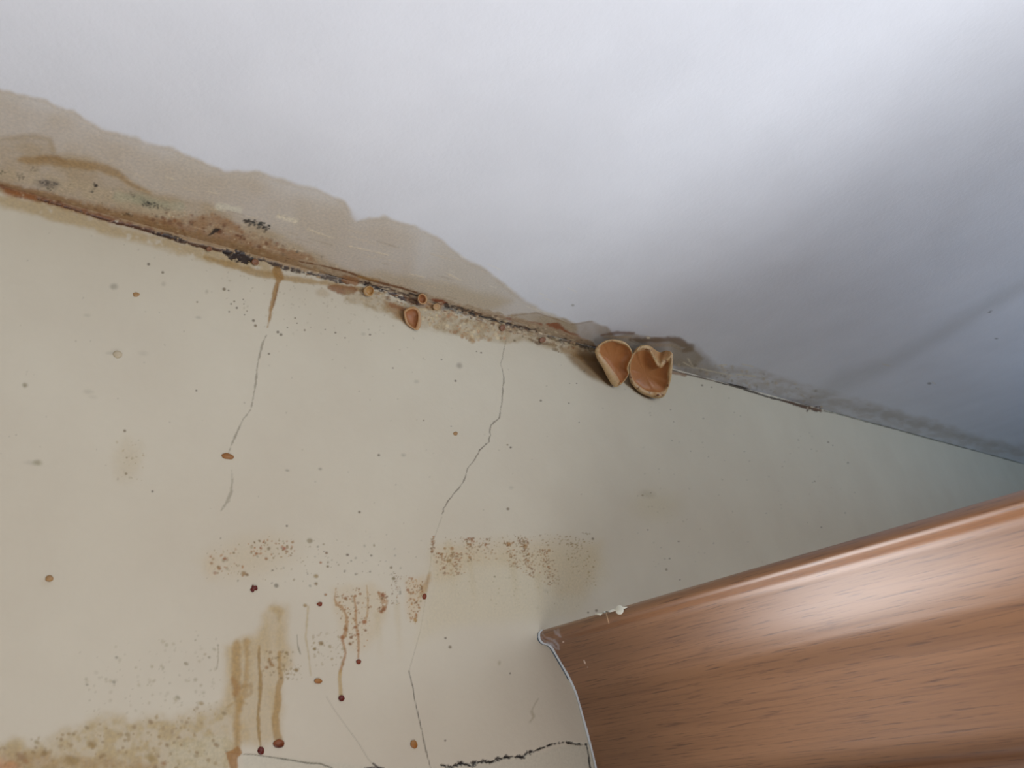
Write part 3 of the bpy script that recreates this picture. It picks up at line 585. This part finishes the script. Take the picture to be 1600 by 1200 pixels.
M_fung2 = fungus_mat('small_cup_flesh', (150, 98, 58), (178, 140, 96))
M_fung3 = fungus_mat('button_flesh', (120, 78, 50), (128, 86, 56))

# ------------------------------------------------------------------ the setting: wall, ceiling
def spacing(a, b, fine, f0, f1, coarse):
    """1-D samples from a to b: step fine(x) between f0 and f1, coarse outside"""
    xs = []; x = f0
    while x < f1: xs.append(x); x += fine(x)
    xs.append(f1)
    lo = list(np.arange(a, f0-coarse*.3, coarse)); hi = list(np.arange(f1+coarse, b, coarse))+[b]
    return np.array(lo+xs+hi)

def wall_step(x):      # about 1.35 px on the photo along the corner
    a = np.array([[x, YW, 2.2], [x+.001, YW, 2.2]]); u, v = project(a); return .001*1.35/max(np.hypot(u[1]-u[0], v[1]-v[0]), .05)
x_left = on_wall(-40, 1240)[0]; x_left = min(x_left, on_wall(-40, 280)[0])
xs = spacing(x_left-.5, 3.0, wall_step, x_left, 2.75, .1)
z_low = min(on_wall(q, 1215)[2] for q in (-30, 400, 930))
zs = np.concatenate([[z_low-1.0, z_low-.4], np.linspace(z_low-.12, z_low-.001, 70), np.linspace(z_low, CEIL, 820)])
X, Z = np.meshgrid(xs, zs)
P = np.stack([X.ravel(), np.full(X.size, YW), Z.ravel()], 1)
pw = Painter(P); paint_seam(pw); paint_wall(pw)
d = CEIL-P[:, 2]
relief = pw.h*1.0
P[:, 1] -= np.clip(relief, -.0015, .0008)+(fbm(P[:, 0]*14, P[:, 2]*14, 3, 2)-.5)*.0012*sstep(0, .02, d)
w = grid_obj('wall_back', P, len(xs), len(zs), M_wall); pw.write(w); tag(w, kind='structure')

dmax = .62
ys = list(np.concatenate([YW-np.linspace(0, .20, 240), YW-np.linspace(.201, dmax, 150)]))
ys += list(np.linspace(YW-dmax-.05, -2.2, 20))
xs2 = spacing(-1.6, 3.0, lambda x: wall_step(x)*1.15, x_left-.12, 2.75, .08)
X, Y = np.meshgrid(xs2, np.array(ys))
P = np.stack([X.ravel(), Y.ravel(), np.full(X.size, CEIL)], 1)
pc = Painter(P); paint_ceiling(pc); paint_seam(pc)
d = YW-P[:, 1]
P[:, 2] -= np.clip(pc.h, -.0015, .0008)+(fbm(P[:, 0]*10, P[:, 1]*10, 3, 4)-.5)*.0014*sstep(0, .02, d)
c = grid_obj('ceiling', P, len(xs2), len(ys), M_ceil); pc.write(c); tag(c, kind='structure')

def box(name, x0, x1, y0, y1, z0, z1, mat, parent=None):
    v = [(x, y, z) for z in (z0, z1) for y in (y0, y1) for x in (x0, x1)]
    f = [(0, 2, 3, 1), (4, 5, 7, 6), (0, 1, 5, 4), (2, 6, 7, 3), (0, 4, 6, 2), (1, 3, 7, 5)]
    return mesh_obj(name, v, f, mat, parent, smooth=False)
M_frame = plain('white_window_frame', (224, 224, 220), .4, 20, .03)
wf = [(-.12, .60, .76, .82), (-.12, .60, 1.745, 1.80), (-.12, -.065, .82, 1.745), (.545, .60, .82, 1.745)]
V = []; Fc = []
for a, b, c_, d_ in wf:
    k = len(V); V += [(x, y, z) for z in (c_, d_) for y in (.505, .549) for x in (a, b)]
    Fc += [tuple(k+q for q in f) for f in [(0, 2, 3, 1), (4, 5, 7, 6), (0, 1, 5, 4), (2, 6, 7, 3), (0, 4, 6, 2), (1, 3, 7, 5)]]
tag(mesh_obj('window_1', V, Fc, M_frame, smooth=False), kind='structure')
M_shell = plain('plain_wall_paint', (212, 204, 188), .6, 8, .03)
tag(box('wall_right', 3.0, 3.05, -2.2, YW+.02, 0, CEIL+.02, M_shell), kind='structure')

# ------------------------------------------------------------------ wardrobe with its coved cornice
prof_px = [(846.5, 985), (842.5, 989), (841.5, 994), (842.5, 999), (846, 1003.5), (851, 1005.5), (857, 1007.5), (862, 1013), (867, 1021.5), (876, 1037), (883, 1049), (890, 1062), (895.5, 1074), (900.5, 1087),
           (907.5, 1112), (914.5, 1137), (920, 1158), (925.5, 1180), (930, 1199), (934, 1217), (936, 1231), (935, 1238), (932, 1245), (929.5, 1254), (929, 1263), (931, 1272), (936, 1278), (940, 1310)]
prof = [on_wall(*q) for q in prof_px]
prof = [(q[0], q[2]) for q in prof]
def catmull(pts, n):
    out = []
    for k in range(len(pts)-1):
        p0 = pts[max(k-1, 0)]; p1 = pts[k]; p2 = pts[k+1]; p3 = pts[min(k+2, len(pts)-1)]
        for s in range(n):
            t = s/n; out.append(tuple(.5*((2*b)+(-a+c_)*t+(2*a-5*b+4*c_-d_)*t*t+(-a+3*b-3*c_+d_)*t**3) for a, b, c_, d_ in zip(p0, p1, p2, p3)))
    out.append(tuple(pts[-1])); return out
pf = catmull(prof, 8)
topz = pf[0][1]; xL = min(q[0] for q in pf); botz = pf[-1][1]
pf = [(pf[0][0]+.10, topz-.0002), (pf[0][0]+.05, topz), (pf[0][0]+.004, topz)]+pf+[(pf[-1][0]+.05, botz)]
ysw = np.concatenate([YW-.0005-np.linspace(0, .10, 150), YW-np.linspace(.103, 0.95, 160)])
s_len = [0.]
for a, b in zip(pf[:-1], pf[1:]): s_len.append(s_len[-1]+math.hypot(b[0]-a[0], b[1]-a[1]))
npf = len(pf)
PP = np.array([[q[0], y, q[1]] for y in ysw for q in pf])
ward = bpy.data.objects.new('wardrobe', None); col.objects.link(ward)
ward.location = (pf[-1][0]+.02, YW-.5, 0)
bpy.context.view_layer.update()
tag(ward, 'wood effect wardrobe top with curved cornice running out from the stained wall', 'wardrobe')
corn = grid_obj('cornice', PP-np.array(ward.location), npf, len(ysw), M_wood, flip=True); corn.parent = ward
uvl = corn.data.uv_layers.new(name='grain')
li = np.zeros(len(corn.data.loops), np.int32); corn.data.loops.foreach_get('vertex_index', li)
uvs = np.stack([PP[li, 1], np.array(s_len)[li % npf]], 1).astype(np.float32); uvl.data.foreach_set('uv', uvs.ravel())
pk = Painter(PP)
WH = (186, 182, 186)
for pts, wd, al in [([(866, 985), (870, 990), (876, 995)], [2, 5, 3], .4), ([(848, 990), (852, 996), (862, 999)], [2, 3, 4], .4), ([(866, 1001), (872, 1008), (873, 1015)], [3, 4, 1.5], .5),
                    ([(856, 1004), (864, 1008), (870, 1014)], [3, 4, 2], .55), ([(872, 984), (874, 992)], [3, 3], .3), ([(846, 996), (850, 1001)], [3, 4], .3)]:
    pk.stroke(pts, wd, WH, al, 3, 1.5, 4)
for x, y, r in [(880, 1003, 1.6), (913.5, 1035, 1.5), (918, 1042, 1)]: pk.blob(x, y, r, r, (214, 190, 170), .9)
pk.stroke([(912.5, 1032), (914.5, 1037)], 1.8, (214, 190, 170), .9, 1)
pk.stroke([(947, 957), (949, 965), (951.5, 974)], [1.4, 1.4, 1.2], (226, 190, 150), .85, 1.2)
pk.write(corn)

def tube(name, pts, radii, mat, parent=None, nseg=10, squash=None, rel=None):
    V = []; Fc = []; n = len(pts); pts = [Vector(q) for q in pts]
    for k, q in enumerate(pts):
        t = (pts[min(k+1, n-1)]-pts[max(k-1, 0)]).normalized()
        a = t.cross(Vector((0, 1, 0))).normalized(); b = t.cross(a).normalized()
        for s in range(nseg):
            an = 2*math.pi*s/nseg; V.append(q+a*(radii[k]*math.cos(an))+b*(radii[k]*(squash or 1)*math.sin(an)))
    for k in range(n-1):
        for s in range(nseg): Fc.append((k*nseg+s, k*nseg+(s+1) % nseg, (k+1)*nseg+(s+1) % nseg, (k+1)*nseg+s))
    Fc.append(tuple(range(nseg))[::-1]); Fc.append(tuple((n-1)*nseg+s for s in range(nseg)))
    if rel is not None: V = [v-rel for v in V]
    return mesh_obj(name, V, Fc, mat, parent)
M_caulk = plain('pale_caulk', (206, 208, 206), .5, 300, .12, .4)
cpts = []; crad = []
R = random.Random(3)
for k in range(3, npf-26):
    x, z = pf[k]; f = (k-3)/(npf-30)
    crad.append((.0012+.0005*math.sin(f*17)**2*.6+(.0011 if f > .82 else 0)*min(1, (f-.82)*8 if f > .82 else 0))*R.uniform(.85, 1.15)); cpts.append((x-.0002, YW-.001, z-.0002))
ck = tube('caulk_bead', cpts, crad, M_caulk, corn, 10, .9, rel=ward.location); ck['label'] = 'thin pale grey caulk line along the curved end'
M_gap = plain('dark_gap_dirt', (74, 84, 92), .7, 200, .2)
gp = tube('dirt_line', [(a-.0017, YW-.0003, b-.0006) for a, b in pf[5:npf-130]], [.0006]*(npf-135), M_gap, corn, 8, .8, rel=ward.location); gp['label'] = 'thin blue grey dirt line beside the caulk'

# white filler left on the top edge of the cornice, with a hanging drop
M_paint = plain('white_paint_drop', (232, 230, 214), .35, 300, .05, 0, .3)
p_edge = np.array([xL, YW, topz]); nx = np.array([1., 0, 0])
def on_lip(px, py, off=0.): return on_plane(px, py, np.array([xL-off, 0, 0]), nx)
e0 = [on_lip(x, y, .0002) for x, y in [(931, 959), (938, 959.5), (945, 956.5), (953, 955), (960, 953), (968, 951.5), (975, 949.5), (980, 948.5)]]
fl = tube('filler_ridge', [Vector(q) for q in e0], [.0006, .0012, .0010, .0009, .0011, .0014, .0009, .0004], M_paint, corn, 10, 1, rel=ward.location); fl['label'] = 'pale filler smeared on the top edge'
def ellipsoid(name, ctr, ax, mat, parent=None, rel=None, half=False, nz=0., seed=0, nu=20, nv=12):
    """ax: three half-axis vectors; half: only the +third-axis half"""
    R = random.Random(seed); ph = [R.uniform(0, 6.28) for _ in range(4)]
    V = []; Fc = []
    A = [Vector(a) for a in ax]; C = Vector(ctr); lo = 0 if half else -math.pi/2
    for j in range(nv+1):
        th = lo+(math.pi/2-lo)*j/nv
        for i in range(nu):
            an = 2*math.pi*i/nu; k = 1+nz*(math.sin(2*an+ph[0])*.5+math.sin(3*an+ph[1])*.5+.4*math.sin(5*an+ph[2]))
            V.append(C+A[0]*(math.cos(th)*math.cos(an)*k)+A[1]*(math.cos(th)*math.sin(an)*k)+A[2]*math.sin(th))
    for j in range(nv):
        for i in range(nu): Fc.append((j*nu+i, j*nu+(i+1) % nu, (j+1)*nu+(i+1) % nu, (j+1)*nu+i))
    Fc.append(tuple(range(nu))[::-1])
    if rel is not None: V = [v-Vector(rel) for v in V]
    return mesh_obj(name, V, Fc, mat, parent)
q = on_lip(968, 953, .0008); mm = .00062*1.0
s_px = np.linalg.norm(on_lip(969, 953)-on_lip(968, 953))
pd_ = ellipsoid('paint_drop', q, [(0, s_px*6.5, 0), (0, 0, .0040), (.0016, 0, 0)], M_paint, corn, rel=ward.location); pd_['label'] = 'rounded white paint drop on the top edge'

# carcass of the wardrobe below and behind the cornice (keeps the light out from behind)
xc = pf[-1][0]+.012
def cbox(name, *a): 
    o = box(name, *a, M_board, ward)
    for v in o.data.vertices: v.co -= Vector(ward.location)
    u = o.data.uv_layers.new(name='grain')
    for l in o.data.loops: v = o.data.vertices[l.vertex_index].co; u.data[l.index].uv = (v.y, v.z+v.x)
    return o
cbox('top_panel', pf[0][0]+.012, 2.98, YW-.95, YW-.003, topz-.03, topz-.012)
cbox('front_panel', xc, xc+.02, YW-.95, YW-.003, 0.0, botz+.01)

# ------------------------------------------------------------------ cup fungi
def cup(name, outer, inner, base, depth, mat, label, cat, group=None, lift=.012, crest=.003, zin=.5, tilt=(0., 0.), od=None, wav=.0, extra=None, seed=0, brown=1.0, tocen=None, mode='corner', cw=None):
    """outer, inner: matching outlines as traced on the photo (silhouette and mouth); base: where it grows from the joint.
       The mouth lies on its own tilted plane, lift metres in front of the joint; the body narrows back to the base."""
    n = len(outer); m = 8
    if isinstance(base[0], (int, float)): bp = Vector(on_wall(*base, .001))
    nrm = (Vector(CAM)-bp).normalized()                              # opening looks out and down into the room
    if mode == 'corner':                                             # mouth spans the corner between wall and ceiling
        nrm = (nrm*.5+Vector((tilt[0], -.70, -.75+tilt[1]))).normalized(); p_base = Vector((bp[0], YW, CEIL)); ldir = Vector((-.1, -.7, -.7)).normalized()
    else:                                                            # cup sits on the wall just under the joint
        nrm = (nrm*.7+Vector((tilt[0], -.80, -.25+tilt[1]))).normalized(); p_base = bp; ldir = Vector((-.1, -1, -.1)).normalized()
    nn = np.array(nrm)
    for _ in range(40):                                              # far enough out that the whole rim clears wall and ceiling
        p0 = np.array(p_base+ldir*lift)
        Q = [on_plane(q[0], q[1], p0-nn*crest*1.2, nn) for q in outer]
        if max(q[2] for q in Q) < CEIL-.0012 and max(q[1] for q in Q) < YW-.0012: break
        lift *= 1.08
    def place(px, off=0.): return Vector(on_plane(px[0], px[1], p0+nn*off, nn))
    O = catmull([tuple(q) for q in outer]+[tuple(outer[0])], m)[:-1]; I = catmull([tuple(q) for q in inner]+[tuple(inner[0])], m)[:-1]
    cw = cw or [.5]*n; CW = [q[0] for q in catmull([(a,) for a in cw]+[(cw[0],)], m)[:-1]]
    od = od or [0.]*n; ODl = catmull([(a,) for a in od]+[(od[0],)], m)[:-1]
    R = random.Random(seed); ph = [R.uniform(0, 6.28) for _ in range(3)]; K = len(O)
    cen = tocen or (sum(q[0] for q in I)/K, sum(q[1] for q in I)/K); cI = place(cen, -depth)
    V = []; zone = []; br = []; rings = []
    def ring(pts, z, b): 
        s = len(V); V.extend(pts); zone.extend([z]*K if not hasattr(z, '__len__') else z); br.extend([b]*K); rings.append(s)
    wv = [wav*(math.sin(2*math.pi*5*k/K+ph[0])+.7*math.sin(2*math.pi*9*k/K+ph[1])+.4*math.sin(2*math.pi*17*k/K+ph[2])) for k in range(K)]
    Po = [place(O[k], -crest*1.2+ODl[k][0]+wv[k]*.5) for k in range(K)]; Pi = [place(I[k], -crest*.8+wv[k]) for k in range(K)]
    mid = [place((I[k][0]+(O[k][0]-I[k][0])*CW[k], I[k][1]+(O[k][1]-I[k][1])*CW[k]), wv[k]+ODl[k][0]*.1*0) for k in range(K)]
    foot = bp-nrm*.002
    for t in (.92, .8, .62, .45, .3, .15):                           # outside, from the foot to the silhouette
        tt = 1-t; f = math.sin(tt*math.pi/2)
        ring([foot.lerp(Po[k], f**.8)+(-nrm)*(-.0)*0 for k in range(K)], 0., 0.)
    fz = [min(.6, -ODl[k][0]*90) if ODl[k][0] < -.001 else 0. for k in range(K)]
    ring(Po, [q*.8 for q in fz], .1)
    ring([Po[k].lerp(mid[k], .5)+nrm*(crest*.35+ODl[k][0]*.3) for k in range(K)], fz, .3)
    ring([mid[k]+nrm*crest*.15 for k in range(K)], .05, 1.)
    ring([mid[k].lerp(Pi[k], .55)+nrm*crest*.1 for k in range(K)], .25, .8)
    ring(Pi, zin, .5)
    lat = [(q-cI)-nrm*((q-cI).dot(nrm)) for q in Pi]; mr = sum(q.length for q in lat)/K
    for t in (.06, .15, .27, .40, .54, .70, .86):
        a = math.sin(t*math.pi/2); rr = (1-t**1.8); bl = t**.8*.75
        ring([cI+(lat[k]*(1-bl)+lat[k].normalized()*(min(mr, lat[k].length*1.6)*bl))*rr+nrm*((Pi[k]-cI).dot(nrm)*(1-a)) for k in range(K)], min(1., zin+.5+t), 0.)
    Fc = []
    for a, b in zip(rings[:-1], rings[1:]):
        for k in range(K): Fc.append((a+k, a+(k+1) % K, b+(k+1) % K, b+k))
    V.append(cI); zone.append(1.); br.append(0.); V.append(foot); zone.append(0.); br.append(0.)
    for k in range(K):
        Fc.append((rings[-1]+k, rings[-1]+(k+1) % K, len(V)-2)); Fc.append((rings[0]+(k+1) % K, rings[0]+k, len(V)-1))
    o = mesh_obj(name, [v-bp for v in V], Fc, mat); o.location = bp
    at = o.data.color_attributes.new('zone', 'FLOAT_COLOR', 'POINT')
    at.data.foreach_set('color', np.array([[z, b*brown, 0, 1] for z, b in zip(zone, br)], np.float32).ravel())
    sub = o.modifiers.new('smooth', 'SUBSURF'); sub.levels = 1; sub.render_levels = 1
    tag(o, label, cat, group)
    return o
def Z4(l): return [(880+x/6.6667, 480+y/6.6667) for x, y in l]

A_out = Z4([(326, 470), (335, 425), (375, 382), (440, 345), (520, 333), (600, 345), (655, 370), (700, 420), (722, 475), (715, 530), (690, 590), (682, 640), (685, 690), (660, 740), (620, 790), (575, 825), (530, 832), (490, 790), (450, 720), (405, 630), (355, 545)])
A_in = Z4([(380, 470), (385, 415), (410, 388), (460, 368), (520, 358), (590, 382), (640, 398), (680, 430), (708, 480), (700, 530), (672, 585), (655, 640), (672, 690), (648, 735), (612, 778), (598, 782), (592, 770), (560, 710), (510, 640), (455, 565), (410, 515)])
cup('cup_fungus', A_out, A_in, (956, 553), .011, M_fung, 'large tan cup fungus with heart shaped mouth, left one of the big pair', 'fungus', 'cup fungi growing from the wet joint',
    lift=.022, crest=.0022, tilt=(.05, -.1), wav=.0007, seed=2, brown=.5, tocen=(958, 565))
B_out = Z4([(682, 640), (690, 560), (722, 480), (765, 420), (835, 392), (905, 402), (958, 440), (1012, 466), (1080, 448), (1140, 478), (1145, 560), (1138, 660), (1125, 760), (1090, 860), (1050, 935), (970, 955), (880, 930), (800, 895), (735, 835), (690, 760)])
B_in = Z4([(700, 650), (706, 575), (742, 490), (785, 462), (840, 445), (895, 478), (938, 548), (985, 628), (1030, 632), (1085, 572), (1100, 620), (1085, 690), (1088, 770), (1055, 850), (1010, 885), (950, 880), (870, 865), (800, 820), (745, 770), (712, 710)])
cup('cup_fungus', B_out, B_in, (1022, 566), .012, M_fung, 'large tan cup fungus with frilled inward folded rim, right one of the big pair', 'fungus', 'cup fungi growing from the wet joint',
    lift=.020, crest=.0026, tilt=(.0, -.1), cw=[.5, .5, .5, .5, .5, .45, .28, .2, .3, .5]+[.5]*10, od=[0, 0, 0, 0, 0, -.002, -.010, -.014, -.008, 0, 0, 0, 0, 0, 0, 0, 0, 0, 0, 0], wav=.0009, seed=5, brown=1.2, tocen=(1008, 585))
def ell(cx, cy, rx, ry, ang, n=12): return [(cx+rx*math.cos(t)*math.cos(ang)-ry*math.sin(t)*math.sin(ang), cy+rx*math.cos(t)*math.sin(ang)+ry*math.sin(t)*math.cos(ang)) for t in [2*math.pi*k/n for k in range(n)]]
def C7(x, y): return (560+x/10., 420+y/10.)
C_out = [C7(*q) for q in [(705, 660), (745, 625), (800, 595), (870, 590), (930, 620), (965, 670), (980, 740), (985, 830), (965, 920), (920, 962), (870, 945), (800, 905), (745, 860), (712, 760)]]
C_in = [C7(*q) for q in [(740, 690), (775, 655), (815, 635), (865, 635), (905, 655), (925, 700), (930, 750), (925, 820), (905, 890), (885, 925), (855, 915), (810, 875), (775, 820), (752, 750)]]
cup('cup_fungus', C_out, C_in, (645, 486), .005, M_fung2, 'small tan cup fungus hanging just below the dark joint, middle of the corner', 'fungus', 'cup fungi growing from the wet joint', lift=.008, crest=.0008, brown=.1, seed=3, mode='wall')
cup('cup_fungus', ell(660.0, 467.2, 7.6, 9.0, -.3), ell(659.6, 467.0, 4.9, 6.4, -.3), (661, 470), .004, M_fung2, 'tiny round brown cup fungus with pale ring rim, up on the joint line', 'fungus', 'cup fungi growing from the wet joint', lift=.006, crest=.0007, brown=.1, seed=4)
cup('cup_fungus', ell(576, 455, 8.5, 8.5, 0), ell(578, 454, 5.0, 6.0, .2), (576, 452), .003, fungus_mat('ochre_cup_flesh', (168, 128, 74), (172, 138, 92)), 'tiny ochre cup fungus level with the plaster strip, leftmost of the open cups', 'fungus', 'cup fungi growing from the wet joint', lift=.006, crest=.0007, brown=0, seed=6)
for (x, y, rx, ry, a, lab) in [(785.5, 512, 4.6, 5.6, .2, 'tiny rust brown fungus button above the head of the hairline crack'),
                               (848, 531, 5.5, 4.2, -.5, 'small rust brown fungus button in the black seam, nearest the big cups'),
                               (399, 409.5, 6, 5, .3, 'brown round fungus button right of the blackest mould patch'),
                               (327, 389, 4.6, 4.2, 0, 'small dark brown fungus button left of the blackest mould patch')]:
    cup('fungus_button', ell(x, y, rx, ry, a), ell(x, y-.3, rx*.45, ry*.45, a), (x+.5, y-1), .0004, M_fung3, lab, 'fungus', 'small fungus buttons on the seam', lift=.003, crest=.0004, brown=.2, seed=9, mode='wall')
cup('fungus_button', ell(682, 479.5, 5.6, 5.6, .2), ell(682, 479, 2.6, 2.6, .2), (682, 478), .0005, fungus_mat('buff_button_flesh', (168, 132, 88), (176, 142, 98)), 'small buff fungus button between the ring cup and rust stain', 'fungus', 'small fungus buttons on the seam', lift=.004, crest=.0004, brown=0, seed=10)

# ------------------------------------------------------------------ amber and brown droplets dried on the wall
def drop_mat(name, c, c2):
    m, nt, b = new_mat(name)
    tc = N(nt, 'ShaderNodeTexCoord'); sp = N(nt, 'ShaderNodeSeparateXYZ'); nt.links.new(tc.outputs['Generated'], sp.inputs[0])
    nt.links.new(mixc(nt, sp.outputs[2], L4(c), L4(c2)), b.inputs['Base Color'])
    b.inputs['Roughness'].default_value = .3; b.inputs['Specular IOR Level'].default_value = .3
    return m
M_dm = drop_mat('maroon_drop', (58, 10, 10), (150, 84, 40)); M_dr = drop_mat('rust_drop', (112, 42, 16), (128, 60, 28)); M_da = drop_mat('amber_drop', (146, 90, 38), (164, 118, 66))
M_dt = drop_mat('tan_drop', (164, 128, 84), (160, 124, 82)); M_dp = drop_mat('pale_tan_drop', (184, 168, 140), (188, 174, 148)); M_db = drop_mat('brown_drop', (150, 100, 50), (146, 98, 52)); M_dk = drop_mat('dark_red_drop', (84, 20, 12), (100, 34, 20))
GR = 'dried droplets on the cream wall'
drops = [(435.5, 1162, 9.2, 6.6, -.15, M_dm, 'largest dark maroon droplet at the end of the widest ochre run', .06),
         (407.5, 1173, 5.2, 6.6, 0, M_dk, 'dark red droplet just above the bottom crack, left of the largest maroon one', .05),
         (533.5, 1091, 4.8, 4.8, 0, M_dk, 'round dark red droplet ending the long winding middle drip', .03),
         (560.2, 1034, 3.8, 4.0, 0, M_dr, 'small rust droplet ending the shorter beaded drip', .06),
         (497, 1064, 6.0, 4.2, .1, M_da, 'flat amber droplet between the ochre runs and the middle drips', .08),
         (646.5, 1163, 5.4, 6.8, -.4, M_da, 'tall amber droplet beside the hairline crack near the bottom', .05),
         (663, 932, 3.4, 4.6, .2, M_dr, 'bright rust droplet touching the hairline crack', .05),
         (355.5, 713, 9.4, 4.8, .22, M_db, 'oblong ochre brown droplet midway down the wall on the faint left crack', .10),
         (77, 904, 6.2, 5.2, -.1, M_dt, 'tan round droplet alone at the far left of the wall', .06),
         (396.5, 919.5, 4.8, 5.6, .3, M_dk, 'dark red star shaped splash above the ochre runs', .32),
         (212.5, 460.5, 5.4, 3.6, .2, M_dt, 'small tan droplet high on the wall at upper left', .15),
         (183.5, 554, 7.4, 5.8, .3, M_dp, 'pale tan flattened droplet below the small upper left one', .05),
         (711.5, 677.5, 3.4, 3.0, 0, M_dt, 'tiny tan droplet left of the hairline crack bend', .06),
         (499.5, 944, 3.8, 3.6, 0, M_dr, 'small rust brown droplet above and left of the middle drips', .15)]
zax = Vector((0, 0, 1)); xax = Vector((1, 0, 0))
for k, (x, y, rx, ry, a, mt, lab, nzv) in enumerate(drops):
    c0 = Vector(on_wall(x, y)); ex = (Vector(on_wall(x+1, y))-c0); ey = (Vector(on_wall(x, y+1))-c0)
    A = ex*(rx*math.cos(a))+ey*(rx*math.sin(a)); B = ex*(-ry*math.sin(a))+ey*(ry*math.cos(a)); T = Vector((0, -1, 0))*(min(A.length, B.length)*.45)
    o = ellipsoid('resin_droplet', (0, 0, 0), [A, B, T], mt, half=True, nz=nzv, seed=k, nu=28, nv=8)
    o.location = c0+Vector((0, -.0002, 0)); tag(o, lab, 'droplet', GR)
